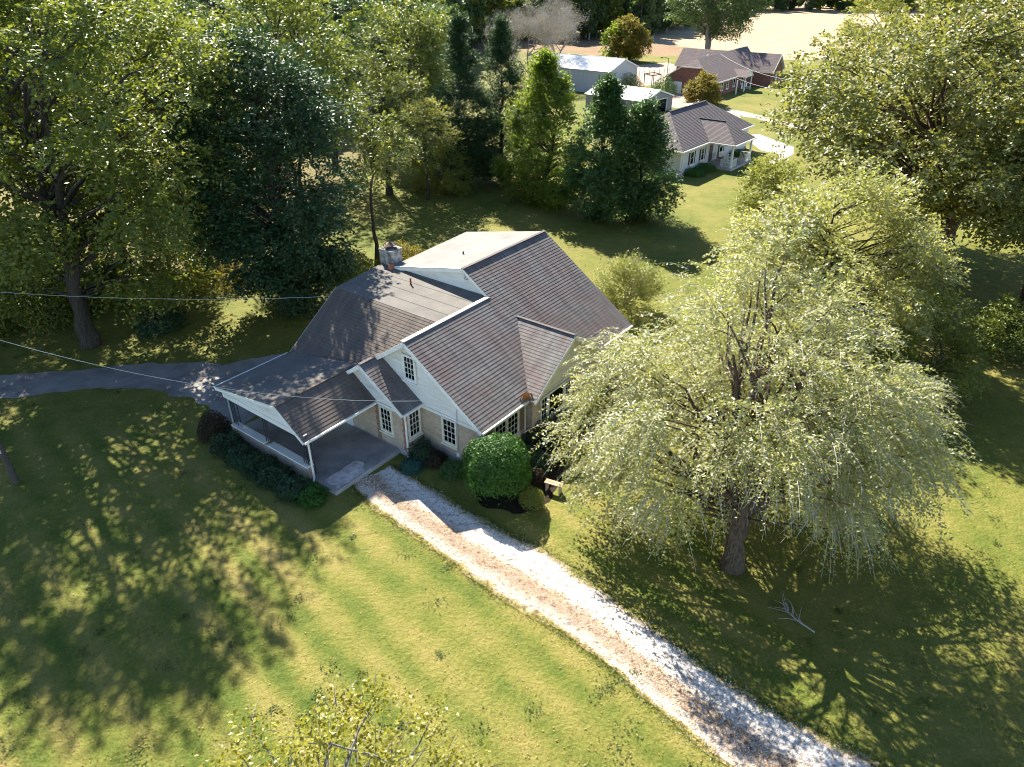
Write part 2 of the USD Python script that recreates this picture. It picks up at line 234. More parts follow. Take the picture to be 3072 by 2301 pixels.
# ---------------------------------------------------------------- ground
rng = np.random.default_rng(7)
def sheet(name, pts, z, m, kind='structure', rough=0.0, seed=1, label=None):
    p = Polygon(pts)
    if rough:
        q = np.array(p.segmentize(rough * 1.2).exterior.coords)[:-1]
        q += (meshkit.fbm(np.c_[q / (rough * 2.5), np.zeros(len(q))], 3, seed)[:, None] - .5) * rough * 2.2 * np.array([1, 1])
        p = Polygon(q).buffer(0)
    mb = MB()
    for g in polys(p):
        v, f = tri(g); v = np.c_[v, np.full(len(v), z)]
        n = np.cross(v[f[:, 1]] - v[f[:, 0]], v[f[:, 2]] - v[f[:, 0]])[:, 2]
        f[n < 0] = f[n < 0][:, ::-1]; mb.add(v, f)
    return obj(name, mb.get(), m, kind=kind, label=label)
sheet('lawn', [(-1500, -300), (1500, -300), (1500, 1700), (-1500, 1700)], 0, 'lawn')
sheet('field', [(60, 204), (130, 204), (420, 204), (420, 1100), (-400, 1100), (-400, 300), (0, 300), (20, 250), (44, 243), (60, 226)], .004, 'field')
sheet('dry_field', [(-150, 150), (-77, 113), (-62, 102), (-57, 92), (-75, 84), (-150, 90)], .004, 'field', rough=2.0)
sheet('brown_strip', [(-25, 270), (0, 268), (28, 262), (42, 244), (60, 228), (58, 212), (44, 213), (24, 214), (10, 226), (-6, 219), (-25, 225)], .008, 'brown_strip', rough=2.0)
sheet('forest_floor', [(-70, 110), (-21, 112), (-18, 92), (-22, 66), (-31, 50), (-40, 44), (-60, 44), (-90, 60)], .005, 'forest_floor', rough=2.5, seed=4)
sheet('concrete_path', [(-40, 37.6), (-32.4, 38.9), (-28.3, 39.4), (-23.4, 40.5), (-18.7, 40.2), (-16.7, 41.3), (-13.4, 42.0), (-12.0, 39.4), (-15.3, 33.1), (-16.6, 33.8), (-19.0, 36.1), (-22.0, 37.2), (-26.7, 37.0), (-30.6, 35.9), (-40, 34.0)], .009, 'concrete', rough=.35)
sheet('concrete_driveway', [(34.2, 110.3), (37.2, 111.0), (39.5, 102.4), (38.0, 98.3), (36.9, 97.0), (34.3, 100.6)], .006, 'concrete_pale')
sheet('garden_walk', [(29.6, 88.9), (36.4, 98.3), (37.3, 97.4), (30.4, 88.1)], .010, 'concrete_pale')
sheet('dirt_road', [(37.3, 133.5), (39.6, 130), (44.6, 121), (47.4, 116.1), (58, 104), (57, 100), (46.4, 113.3), (43.4, 117.2), (40.6, 122.5), (37.4, 127.8)], .006, 'dirt', rough=.5)
sheet('farm_driveway', [(28.5, 153), (35.5, 148), (36.5, 139), (34.8, 133.5), (39, 127.8), (37.9, 123.7), (32, 128), (27.6, 135), (27, 146)], .008, 'dirt', rough=.5)
sheet('farm_yard', [(31.6, 193), (39.4, 197), (41.3, 184), (36, 168), (29.5, 160), (24, 158), (26, 176)], .007, 'dirt', rough=1.0)
sheet('planting_bed', [(-2.3, 27.6), (-1.5, 26.2), (.4, 25.7), (1.9, 26.7), (3.4, 31.3), (.4, 32.5), (-1.9, 29.9)], .012, 'mulch', rough=.3)
# gravel drive with two tracks: u runs across it, v along it
LR = np.array([[(-7.99, 27.88), (-6.23, 29.52)], [(-6.97, 26.59), (-4.39, 27.81)], [(-5.06, 24.96), (-2.59, 26.22)], [(-2.99, 23.02), (-0.32, 24.3)], [(-1.31, 21.56), (1.92, 22.61)], [(0.46, 20.36), (3.35, 21.11)], [(2.41, 18.66), (5.02, 19.44)], [(4.16, 16.91), (6.88, 17.26)], [(5.95, 14.96), (8.76, 15.38)], [(7.44, 13.39), (10.34, 14.28)], [(8.86, 11.94), (12.12, 13.03)], [(11.5, 9.2), (15.2, 9.9)]])
from scipy.interpolate import CubicSpline
dc = LR.mean(1); hw_ = np.linalg.norm(LR[:, 0] - LR[:, 1], axis=1) / 2
tt = np.r_[0, np.cumsum(np.linalg.norm(np.diff(dc, axis=0), axis=1))]
cs = CubicSpline(tt, dc); S = np.arange(0, tt[-1], .22); C = cs(S); T = cs(S, 1); T /= np.linalg.norm(T, axis=1, keepdims=True); Nn = np.c_[-T[:, 1], T[:, 0]]
half = np.interp(S, tt, hw_) * 1.0
nu = 15; uu = np.linspace(0, 1, nu); V, UV = [], []
eL = (meshkit.fbm(np.c_[S * .9, S * 0, S * 0], 3, 3) - .5) * .5; eR = (meshkit.fbm(np.c_[S * .9, S * 0 + 9, S * 0], 3, 5) - .5) * .5
for k in range(len(S)):
    for u in uu:
        o = (u * 2 - 1) * half[k] + (eL[k] if u > .93 else eR[k] if u < .07 else 0)
        V.append((*(C[k] + Nn[k] * o), .014 - .002 * abs(u - .5))); UV.append((u, S[k]))
V = np.array(V); V[:, 2] = .014
F = [[k * nu + j, k * nu + j + 1, (k + 1) * nu + j + 1, (k + 1) * nu + j] for k in range(len(S) - 1) for j in range(nu - 1)]
F = np.array(F); F = np.vstack([F[:, [0, 1, 2]], F[:, [0, 2, 3]]]); nz = np.cross(V[F[:, 1]] - V[F[:, 0]], V[F[:, 2]] - V[F[:, 0]])[:, 2]; F[nz < 0] = F[nz < 0][:, ::-1]
obj('gravel_drive', (V, F), 'gravel', uv=np.array(UV), kind='structure')
def scatter_tetra(n, pts, size, seed):
    r = np.random.default_rng(seed); base = np.array([[1, 0, -.5], [-.5, .87, -.5], [-.5, -.87, -.5], [0, 0, .7]])
    a = r.uniform(0, 6.28, n); ca, sa = np.cos(a), np.sin(a); s = size * r.uniform(.5, 1.5, n); st = r.uniform(.6, 1.4, (n, 1, 3))
    v = base[None] * st; v = np.stack([v[..., 0] * ca[:, None] - v[..., 1] * sa[:, None], v[..., 0] * sa[:, None] + v[..., 1] * ca[:, None], v[..., 2]], -1) * s[:, None, None]
    v = v + pts[:, None]; f = np.array([[0, 1, 3], [1, 2, 3], [2, 0, 3]])
    return v.reshape(-1, 3), (np.arange(n)[:, None, None] * 4 + f).reshape(-1, 3)
r = np.random.default_rng(11); n = 15000; k = r.integers(0, len(S), n)
u = np.where(r.random(n) < .62, r.normal(-.42, .27, n), r.normal(.72, .16, n)); u = np.clip(u, -1.12, 1.12)
pp = np.c_[C[k] + Nn[k] * (u * half[k])[:, None] + r.normal(0, .08, (n, 2)), np.full(n, .02)]
obj('gravel_stones', scatter_tetra(n, pp, .024, 3), 'gravel_stone', kind='stuff', label='loose white stones over the tracks of the gravel drive', cat='gravel')

# ---------------------------------------------------------------- the old farmhouse
HX, HY, TH = -5.163, 31.486, 0.646
house = thing('farmhouse', 'old tan brick farmhouse with brown shingle roof, white gables and a flat-roofed carport porch', 'house', (HX, HY, 0), -TH)
WE, ZE, ZR, WU, U1, U2 = 4.888, 2.9, 6.304, 1.837, 6.421, 14.541
SL = (ZR - ZE) / WE; OV = .35; ZU = ZR + SL * WU; SM = .2132
def unit(v): v = np.asarray(v, float); return v / np.linalg.norm(v)
def slope_frame(p0, e, up):
    e = unit(e); s = unit(np.asarray(up, float) - np.dot(up, e) * e); n = np.cross(e, s)
    return np.asarray(p0, float), e, s, n if n[2] > 0 else -n
def to2d(fr, pts): return [(float(np.dot(np.asarray(p, float) - fr[0], fr[1])), float(np.dot(np.asarray(p, float) - fr[0], fr[2]))) for p in pts]
def strip_mesh(poly, fr, b0, b1, hi, lo, under=-.012, seed=0):
    """one course: thick at its lower edge, thin at the upper one"""
    o, e, s, n = fr; mb = MB(); uvs = []
    for p in polys(poly.intersection(sbox(-99, b0, 99, b1))):
        p = p.segmentize(1.2); v, f = tri(p); h = lo + (hi - lo) * np.clip((b1 - v[:, 1]) / (b1 - b0), 0, 1)
        wob = (meshkit.noise(np.c_[v[:, 0] * 1.7, np.full(len(v), b0 * 31.7 + seed), v[:, 0] * 0]) - .5) * .004
        top = o + v[:, :1] * e + v[:, 1:2] * s + (h + wob)[:, None] * n
        if len(f) and np.dot(np.cross(top[f[0, 1]] - top[f[0, 0]], top[f[0, 2]] - top[f[0, 0]]), n) < 0: f = f[:, ::-1]
        mb.add(top, f); uvs.append(v)
        ring = np.array(p.exterior.coords)[:-1]; hr = lo + (hi - lo) * np.clip((b1 - ring[:, 1]) / (b1 - b0), 0, 1)
        hr = hr + (meshkit.noise(np.c_[ring[:, 0] * 1.7, np.full(len(ring), b0 * 31.7 + seed), ring[:, 0] * 0]) - .5) * .004
        a = o + ring[:, :1] * e + ring[:, 1:2] * s + hr[:, None] * n; b = o + ring[:, :1] * e + ring[:, 1:2] * s + under * n
        k = len(ring); i = np.arange(k); j = (i + 1) % k
        mb.add(np.vstack([a, b]), np.stack([i, i + k, j + k, j], -1)); uvs += [ring, ring]
    return (mb.get(), np.vstack(uvs)) if mb.n else None
def roof_slope(parent, fr, pts3, m, expo=.2, mode='shingle_course', thick=.09, join=False, under_m='cream_paint', hi=.017, lo=.004, label=None, name='roof_slope'):
    poly = Polygon(to2d(fr, pts3)).buffer(0)
    part = obj(name, prism(poly, fr, -thick, -.004), under_m, parent, label=label)
    b0, b1 = poly.bounds[1], poly.bounds[3]; k = 0; J = MB(); JU = []
    while b0 + k * expo < b1 - .01:
        x0 = b0 + k * expo; r_ = strip_mesh(poly, fr, x0, min(x0 + expo, b1), hi, lo, seed=k)
        if r_:
            uv = np.c_[r_[1][:, 0], r_[1][:, 1] - b0]
            if join: J.add(*r_[0]); JU.append(uv)
            else: obj(mode, r_[0], m, part, uv=uv)
        k += 1
    if join: obj('shingles', J.get(), m, part, uv=np.vstack(JU), kind='stuff')
    return part
# walls (brick up to 2.65 m)
foot = Polygon([(-8.3, -1.16), (.49, -1.16), (.49, 0), (4.54, 0), (4.54, 3.75), (4.98, 3.75), (4.98, 10.5), (4.54, 10.5), (4.54, 14.2), (-8.1, 14.2), (-8.1, 6.6), (-8.3, 6.6)])
wall = obj('wall', prism(foot, XY, 0, 2.66), 'brick_tan', house)
obj('foundation', prism(foot.buffer(.025, join_style=2), XY, -.1, .32), 'slab', house)
A_W = ((0, 0, 0), (1, 0, 0), (0, 0, 1), (0, 1, 0))           # (w, z) profiles extruded along u
A_U = ((0, 0, 0), (0, 1, 0), (0, 0, 1), (1, 0, 0))           # (u, z) profiles extruded along w
g_main = Polygon([(4.54, 2.66), (4.54, ZE + SL * (WE - 4.54) - .13), (0, ZR - .13), (-3.6, ZR - SL * 3.6 - .13), (-3.6, 2.66)])
gable = obj('gable_wall', prism(g_main, A_W, .02, 6.5), 'cream_paint', house)
EZ, EW, EU, EW1 = 4.777, -2.224, 1.458, .644; ES = (EZ - 2.834) / (EW1 - EW)
g_ent = Polygon([(.47, 2.66), (.47, EZ - ES * (.47 - EW) - .13), (EW, EZ - .13), (-4.4, EZ - ES * 2.176 - .13), (-4.4, 2.66)])
gent = obj('gable_wall', prism(g_ent, A_W, -1.14, .02), 'cream_paint', house)
UC, ZC, WC, DC = 7.126, 5.29, 5.33, 3.659; CS = (ZC - 2.857) / DC
g_cr = Polygon([(UC - 3.35, 2.66), (UC - 3.35, ZC - CS * 3.35 - .13), (UC, ZC - .13), (UC + 3.35, ZC - CS * 3.35 - .13), (UC + 3.35, 2.66)])
gcr = obj('gable_wall', prism(g_cr, A_U, 1.0, 4.96), 'cream_paint', house)
g_rear = Polygon([(4.52, 2.66), (4.52, ZE + SL * (WE - 4.52) - .13), (-WU, ZU - .13), (-8.1, ZU - SM * (8.1 - WU) - .13), (-8.1, 2.66)])
grear = obj('gable_wall', prism(g_rear, A_W, U1 + .12, 14.18), 'white_paint', house)
g_wing = Polygon([(-1.14, 2.66), (-1.14, 3.281 - .13), (2.775, 5.988 - .13), (6.5, 6.3 - .15), (6.5, 2.66)])
obj('gable_wall', prism(g_wing, A_U, -8.28, -1.0), 'cream_paint', house)
# clapboards on the gables that face the viewer
def boards(parent, poly, fr, pitch, m, z0, gap=0.0):
    b = z0; top = poly.bounds[3]; o, e, s, n = fr
    while b < top - .03:
        for p in polys(poly.intersection(sbox(-99, b, 99, b + pitch - .004))):
            v, f = trimesh.creation.extrude_polygon(p, .02, engine='earcut').vertices, trimesh.creation.extrude_polygon(p, .02, engine='earcut').faces
            t = np.clip((v[:, 1] - b) / pitch, 0, 1); h = np.where(v[:, 2] > .01, .026 - .016 * t, .0) + .003
            w = np.asarray(o) + v[:, :1] * np.asarray(e) + v[:, 1:2] * np.asarray(s) + h[:, None] * np.asarray(n)
            obj('siding_board', (w, f if np.dot(np.cross(e, s), n) > 0 else f[:, ::-1]), m, parent)
        b += pitch
mat('siding', {'t': ('texture_coordinate', {}), 'mp': ('mapping', {'scale': (.35, .35, 3.0)}), 'n': ('noise_texture', {'scale': 2.2, 'detail': 7.0, 'roughness': .75}), 'r': ('rgb_ramp', {'ramp': [(.30, (.30, .28, .25)), (.40, (.62, .60, .54)), (.6, (.74, .72, .66))]}), 'p': ('principled_bsdf', {'roughness': .7, 'specular_ior_level': .25})},
    [('t.object', 'mp.vector'), ('mp.vector', 'n.vector'), ('n.fac', 'r.fac'), ('r.color', 'p.base_color')])
hole1 = sbox(-.56, 3.86, .42, 5.52)
boards(gable, g_main.difference(hole1), ((0, .02, 0), (1, 0, 0), (0, 0, 1), (0, -1, 0)), .15, 'siding', 2.74)
boards(gent, g_ent, ((0, -1.14, 0), (1, 0, 0), (0, 0, 1), (0, -1, 0)), .15, 'siding', 2.74)
vent = Polygon([(-WU - .05, ZU - .25), (-WU + .3, ZU - .5), (-WU + .3, ZU - .72), (-WU - .05, ZU - .72)])
boards(grear, g_rear.intersection(sbox(-9, 5.9, 1, 9)).difference(vent), ((0, U1 + .12, 0), (1, 0, 0), (0, 0, 1), (0, -1, 0)), .16, 'siding', 6.0)
boards(gcr, g_cr, ((4.96, 0, 0), (0, 1, 0), (0, 0, 1), (1, 0, 0)), .16, 'cream_paint', 2.74)
lv = obj('louvre_vent', prism(vent, ((0, U1 + .12, 0), (1, 0, 0), (0, 0, 1), (0, -1, 0)), .005, .012), 'dark_inside', house)
for k in range(5):
    z = ZU - .70 + k * .09; p = vent.intersection(sbox(-9, z, 9, z + .05))
    if not p.is_empty: obj('slat', prism(p, ((0, U1 + .12, 0), (1, 0, 0), (0, 0, 1), (0, -1, 0)), .014, .04), 'white_paint', lv)
# trim boards at the foot of the gables
t_ = MB(); t_.box((.50, -.035, 2.55), (4.60, .03, 2.73)); obj('trim_board', t_.get(), 'white_paint', house)
t_ = MB(); t_.box((-3.4, -1.20, 2.56), (.52, -1.10, 2.73)); obj('trim_board', t_.get(), 'white_paint', house)
t_ = MB(); t_.box((4.93, 3.72, 2.56), (5.01, 10.5, 2.73)); obj('trim_board', t_.get(), 'cream_paint', house)
# roof slopes
fr = slope_frame((WE, -OV, ZE), (0, 1, 0), (-SL, 0, 1)) if False else slope_frame((WE, -OV, ZE), (0, 1, 0), (-1, 0, SL))
zz = lambda w: ZR - SL * w
roof_slope(house, fr, [(WE, -OV, ZE), (WE, U2, ZE), (-WU, U2, ZU), (-WU, U1, ZU), (0, U1, ZR), (0, -OV, ZR)], 'shingle_main')
fr = slope_frame((-3.6, -OV, ZR - SL * 3.6), (0, 1, 0), (1, 0, SL))
roof_slope(house, fr, [(-3.6, -OV, zz(3.6)), (-3.6, 3.0, zz(3.6)), (0, 6.4, ZR), (0, -OV, ZR)], 'shingle_main')
# cross gable
for sg in (-1, 1):
    fr = slope_frame((WC, UC + sg * DC, 2.857), (1, 0, 0), (0, -sg, CS)); win = (ZR - ZC) / SL; we_ = (ZR - 2.857) / SL
    roof_slope(house, fr, [(WC, UC + sg * DC, 2.857), (WC, UC, ZC), (win - .08, UC, ZC), (we_ - .08, UC + sg * DC, 2.857)], 'shingle_main')
# entry gable
fr = slope_frame((EW1, -EU, 2.834), (0, 1, 0), (-1, 0, ES)); roof_slope(house, fr, [(EW1, -EU, 2.834), (EW1, .0, 2.834), (EW, .0, EZ), (EW, -EU, EZ)], 'shingle_main')
fr = slope_frame((-4.6, -EU, EZ - ES * 2.376), (0, 1, 0), (1, 0, ES)); roof_slope(house, fr, [(-4.6, -EU, EZ - ES * 2.376), (-4.6, .3, EZ - ES * 2.376), (EW, .0, EZ), (EW, -EU, EZ)], 'shingle_main')
# porch roof: steep shingled side and low side of rolled roofing
PW, PZ, PU, PW1, PZ1, PW2, PZ2 = -3.415, 4.063, 5.912, -1.552, 2.733, -8.614, 3.281
fr = slope_frame((PW1, -PU, PZ1), (0, 1, 0), (PW - PW1, 0, PZ - PZ1)); roof_slope(house, fr, [(PW1, -PU, PZ1), (PW1, -1.15, PZ1), (PW, -.9, PZ), (PW, -PU, PZ)], 'shingle_porch')
fr = slope_frame((PW2, -PU, PZ2), (0, 1, 0), (PW - PW2, 0, PZ - PZ2)); roof_slope(house, fr, [(PW2, -PU, PZ2), (PW2, -1.05, PZ2), (PW + .0, -.6, PZ), (PW, -PU, PZ)], 'membrane', expo=1.02, mode='roofing_roll', hi=.022, lo=.004)
# wing: steep shingled front and rolled roofing above
WW, UK, ZK, UB, ZB = -8.604, 2.775, 5.988, -1.132, 3.281; KS = (ZK - ZB) / (UK - UB)
wr_ = lambda z: (z - ZR) / SL
fr = slope_frame((WW, UB, ZB), (1, 0, 0), (0, 1, KS)); roof_slope(house, fr, [(WW, UB, ZB), (wr_(ZB) + .1, UB, ZB), (wr_(ZK) + .08, UK, ZK), (WW, UK, ZK)], 'shingle_porch')
MS = .0852; zt = ZK + MS * (U1 - UK)
fr = slope_frame((WW, UK, ZK), (1, 0, 0), (0, 1, MS)); roof_slope(house, fr, [(WW, UK, ZK), (wr_(ZK) + .1, UK, ZK), (wr_(zt) + .06, U1 + .1, zt), (WW, U1 + .1, zt)], 'membrane', expo=.92, mode='roofing_roll', hi=.02, lo=.004)
# rear low slope
zl = lambda w: ZU - SM * (-w - WU)
fr = slope_frame((-8.6, U1, zl(-8.6)), (0, 1, 0), (1, 0, SM)); roof_slope(house, fr, [(-7.68, U1 + .02, zl(-7.68)), (-8.5, U2, zl(-8.5)), (-WU, U2, ZU), (-WU, U1, ZU)], 'membrane_pale', expo=1.02, mode='roofing_roll', hi=.016, lo=.004)
# ridge caps, flashings
def cap(a, b, w, m, name='ridge_cap', lift=.03):
    mb = MB(); mb.bar(np.array(a) + [0, 0, lift], np.array(b) + [0, 0, lift], w, .035); return obj(name, mb.get(), m, house)
cap((-.08, -OV, ZR), (-.08, U1, ZR), .24, 'flashing', 'ridge_flashing', .02)
cap((-WU - .02, U1 - .05, ZU), (-WU - .02, U2, ZU), .2, 'shingle_main'); cap((EW, -EU, EZ), (EW, .0, EZ), .18, 'shingle_main')
cap((PW, -PU, PZ), (PW, -1.0, PZ), .16, 'shingle_porch'); cap(((ZR - ZC) / SL, UC, ZC), (WC, UC, ZC), .18, 'shingle_main')
cap((-7.7, U1 - .02, zl(-7.7)), (-WU, U1 - .02, ZU), .08, 'white_paint', 'roof_edge', .02)
# fascia boards along rakes and eaves
def fascia(a, b, h=.2, t=.035, m='white_paint', name='fascia', drop=.06):
    mb = MB(); d = np.array([0, 0, -drop - h / 2 + .04]); mb.bar(np.array(a, float) + d, np.array(b, float) + d, t, h); return obj(name, mb.get(), m, house)
e1 = .02
fascia((WE, -OV - e1, ZE), (0, -OV - e1, ZR)); fascia((0, -OV - e1, ZR), (-2.3, -OV - e1, ZR - SL * 2.3))
fascia((EW1, -EU - e1, 2.834), (EW, -EU - e1, EZ)); fascia((EW, -EU - e1, EZ), (-4.4, -EU - e1, EZ - ES * 2.176))
fascia((PW1, -PU - e1, PZ1), (PW, -PU - e1, PZ), .16); fascia((PW, -PU - e1, PZ), (PW2, -PU - e1, PZ2), .16)
fascia((WC + e1, UC - DC, 2.857), (WC + e1, UC, ZC), .18); fascia((WC + e1, UC, ZC), (WC + e1, UC + DC, 2.857), .22, m='cream_paint')
fascia((-7.75, U1 - e1, zl(-7.75)), (-WU, U1 - e1, ZU), .2); fascia((-WU, U1 - e1, ZU), (.05, U1 - e1, ZR - .03), .16)
fascia((PW2 - e1, -PU, PZ2), (PW2 - e1, -1.1, PZ2), .16); fascia((WW - e1, UB, ZB), (WW - e1, UK, ZK), .16); fascia((WW - e1, UK, ZK), (WW - e1, U1, zt), .16); fascia((-7.7, U1, zl(-7.7)), (-8.52, U2, zl(-8.52)), .16)
def gutter(a, b, m='white_paint'):
    mb = MB(); mb.bar(np.array(a, float), np.array(b, float), .11, .10); return obj('gutter', mb.get(), m, house)
gutter((WE + .07, -OV, ZE - .06), (WE + .07, UC - DC - .05, ZE - .06)); gutter((WE + .07, UC + DC + .3, ZE - .06), (WE + .07, U2, ZE - .06)); gutter((EW1 + .07, -EU, 2.78), (EW1 + .07, -.02, 2.78)); gutter((PW1 + .07, -PU, PZ1 - .06), (PW1 + .07, -1.3, PZ1 - .06))
gutter((PW2 - .09, -PU, PZ2 - .05), (PW2 - .09, -1.2, PZ2 - .05))
def downspout(pts, m='white_paint'):
    mb = MB(); mb.tube(pts, .055, 6); return obj('downspout', mb.get(), m, house)
downspout([(EW1 + .05, -1.38, 2.75), (EW1 - .02, -1.30, 2.45), (.56, -1.22, 2.3), (.56, -1.22, .15), (.60, -1.32, .05)])
downspout([(PW1 + .05, -5.8, PZ1 - .08), (PW1 - .05, -5.66, 2.5), (PW1 - .08, -5.62, 2.3), (PW1 - .08, -5.62, .42), (PW1 + .02, -5.75, .3)])
downspout([(WE + .05, 3.3, ZE - .1), (WE - .1, 3.45, 2.5), (4.62, 3.6, 2.3), (4.62, 3.6, .1)], 'cream_paint')
mb = MB()                                                  # leaves blown into the valley
rr = np.random.default_rng(5)
v, f = scatter_tetra(160, np.c_[rr.normal(WE - .12, .14, 160), rr.normal(UC - DC, .16, 160), rr.uniform(3.0, 3.14, 160)], .06, 2); obj('leaf_clog', (v, f), 'litter', house, kind='stuff')
# porch: slab, worn patch, low wall with caps, beam, gable, columns, ceiling
obj('porch_slab', prism(Polygon([(-8.75, -5.75), (-.08, -5.6), (-.08, -1.17), (-8.3, -1.17)]), XY, 0, .26), 'slab', house)
wp = Polygon([(-1.25, -5.3), (-.2, -5.45), (-.16, -3.7), (-.75, -3.2), (-1.2, -3.4)]).segmentize(.25); q = np.array(wp.exterior.coords)[:-1]; q += np.random.default_rng(3).normal(0, .05, q.shape)
obj('worn_patch', prism(Polygon(q), XY, .255, .264), 'worn_slab', house)
obj('porch_wall', prism(sbox(-8.3, -5.7, -1.9, -5.42), XY, .0, .93), 'brick_tan', house)
for a, b in ((-8.2, -5.32), (-5.04, -1.86)): obj('wall_cap', prism(sbox(a, -5.77, b, -5.35), XY, .93, 1.0), 'white_paint', house)
obj('porch_beam', prism(sbox(-8.4, -5.72, -1.75, -5.50), XY, 2.66, 2.93), 'white_paint', house); obj('porch_beam', prism(sbox(-8.4, -5.49, -8.18, -1.2), XY, 2.66, 2.93), 'white_paint', house)
pg = Polygon([(-8.45, 2.935), (-8.45, PZ2 - .08), (PW, PZ - .1), (-1.93, 2.935)]); pgo = obj('porch_gable', prism(pg, A_W, -5.68, -5.6), 'cream_paint', house)
boards(pgo, pg, ((0, -5.68, 0), (1, 0, 0), (0, 0, 1), (0, -1, 0)), .17, 'siding', 2.94)
obj('porch_ceiling', prism(sbox(-8.17, -5.49, -1.8, -1.18), XY, 2.70, 2.73), 'cream_paint', house)
for cx, dirs in ((-8.15, ((1, 0), (0, 1))), (-5.18, ((1, 0),)), (-1.98, ((1, 0), (0, 1)))):
    col = MB(); z0 = 1.0 if cx > -8 else 1.0
    for dx, dy in dirs:
        for k in (0, .17, .34):
            x, y = cx + dx * k * (1 if cx < -6 else -1 if cx > -3 else 1) - (.17 if cx == -5.18 else 0), -5.56 + dy * k
            col.bar((x, y, .95 if dy == 0 else .26), (x, y, 2.68), .035)
        for z in np.arange(1.15, 2.6, .28):
            x0 = cx - (.17 if cx == -5.18 else 0); x1 = x0 + dx * .34 * (1 if cx < -3 else -1)
            col.bar((x0, -5.56, z), (x1, -5.56 + dy * .34, z + .12), .015)
    obj('porch_column', col.get(), 'iron', house)
mb = MB(); mb.bar((-8.28, -5.56, .95), (-8.28, -5.56, 2.68), .07); obj('porch_post', mb.get(), 'iron_pale', house)
# windows
def window(name, o, e, n, w, h, grid=(3, 2), double=True, trim='white_paint', lower='screen', parent=house, tw=.1, panes=True):
    """o = lower left corner of the glass, e along the wall, n out of it"""
    o, e, n = (np.asarray(x, float) for x in (o, e, n)); z = np.array([0, 0, 1.0]); fr = (o, e, z, n)
    R = lambda a, b, c, d_: sbox(a, b, c, d_)
    fm = obj(name, prism(R(-tw, -tw, w + tw, h + tw).difference(R(0, 0, w, h)), fr, -.02, .07), trim, parent)
    obj('sill', prism(R(-tw - .06, -tw - .09, w + tw + .06, -tw), fr, -.02, .13), trim, fm)
    halves = ((0, h / 2, .022), (h / 2, h, .035)) if double else ((0, h, .03),)
    for a, b, off in halves:
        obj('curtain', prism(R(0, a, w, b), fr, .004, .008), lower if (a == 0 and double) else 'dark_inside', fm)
        nx, ny = grid; bw = .024; cells = [R(bw + i * (w - bw) / nx, a + bw + j * (b - a - bw) / ny, (i + 1) * (w - bw) / nx, a + (j + 1) * (b - a - bw) / ny) for i in range(nx) for j in range(ny)]
        obj('sash', prism(R(0, a, w, b).difference(unary_union(cells)), fr, off - .01, off + .012), trim, fm)
        if panes:
            for c in cells: obj('pane', prism(c.buffer(.004, join_style=2), fr, off - .004, off + .002), 'glass', fm)
    return fm
window('window', (-.41, -.01, 4.02), (1, 0, 0), (0, -1, 0), .68, 1.28, tw=.12)
window('window', (2.08, -.01, 1.1), (1, 0, 0), (0, -1, 0), .80, 1.40, trim='cream_paint')
window('window', (-1.27, -1.17, 1.1), (1, 0, 0), (0, -1, 0), .72, 1.38, trim='cream_paint')
window('window', (.50, -.92, 1.12), (0, 1, 0), (1, 0, 0), .70, 1.42, trim='cream_paint')
window('window', (4.55, 1.1, .95), (0, 1, 0), (1, 0, 0), .86, 1.35, trim='cream_paint', lower='dark_inside'); window('window', (4.55, 2.14, .95), (0, 1, 0), (1, 0, 0), .86, 1.35, trim='cream_paint', lower='dark_inside')
window('window', (4.99, 4.55, 1.02), (0, 1, 0), (1, 0, 0), .5, 1.36, (2, 2), trim='cream_paint', lower='dark_inside'); pw = window('picture_window', (4.99, 5.25, 1.02), (0, 1, 0), (1, 0, 0), 1.42, 1.36, (1, 1), False); window('window', (4.99, 6.87, 1.02), (0, 1, 0), (1, 0, 0), .5, 1.36, (2, 2), trim='cream_paint', lower='dark_inside')
for (x, y0, y1) in ((4.545, .45, .9), (4.545, 3.08, 3.5)):
    mb = MB(); mb.box((x, y0, .95), (x + .05, y1, 2.35)); obj('shutter', mb.get(), 'copper_brown', house)
# brick quoins and small fittings
for (w0, w1) in ((-1.72, -1.44), (.24, .50)):
    mb = MB()
    for k in range(12): d_ = .06 * (k % 2); mb.box((w0 + d_, -1.185, .34 + k * .19), (w1 - .0, -1.1605, .34 + k * .19 + .165))
    obj('brick_quoin', mb.get(), 'brick_quoin', house)
mb = MB(); mb.box((2.95, -.09, .48), (3.13, -.005, .72)); obj('meter_box', mb.get(), 'metal_white', house)
mb = MB(); mb.tube([(3.04, -.05, .72), (3.04, -.05, 3.4)], .02, 5); obj('conduit', mb.get(), 'metal_grey', house)
mb = MB(); mb.tube([(-2.77, -1.4, 2.1), (-2.77, -1.17, 2.2)], .03, 6); mb.tube([(-2.77, -1.4, 1.95), (-2.77, -1.4, 2.2)], [.10, .06], 8); obj('porch_light', mb.get(), 'iron', house)
door = MB(); door.box((-4.6, -1.22, .28), (-3.68, -1.165, 2.3)); dd = obj('door', door.get(), 'white_paint', house); mb = MB(); mb.tube([(-3.78, -1.26, 1.25), (-3.78, -1.22, 1.25)], .04, 8); obj('handle', mb.get(), 'iron', dd)
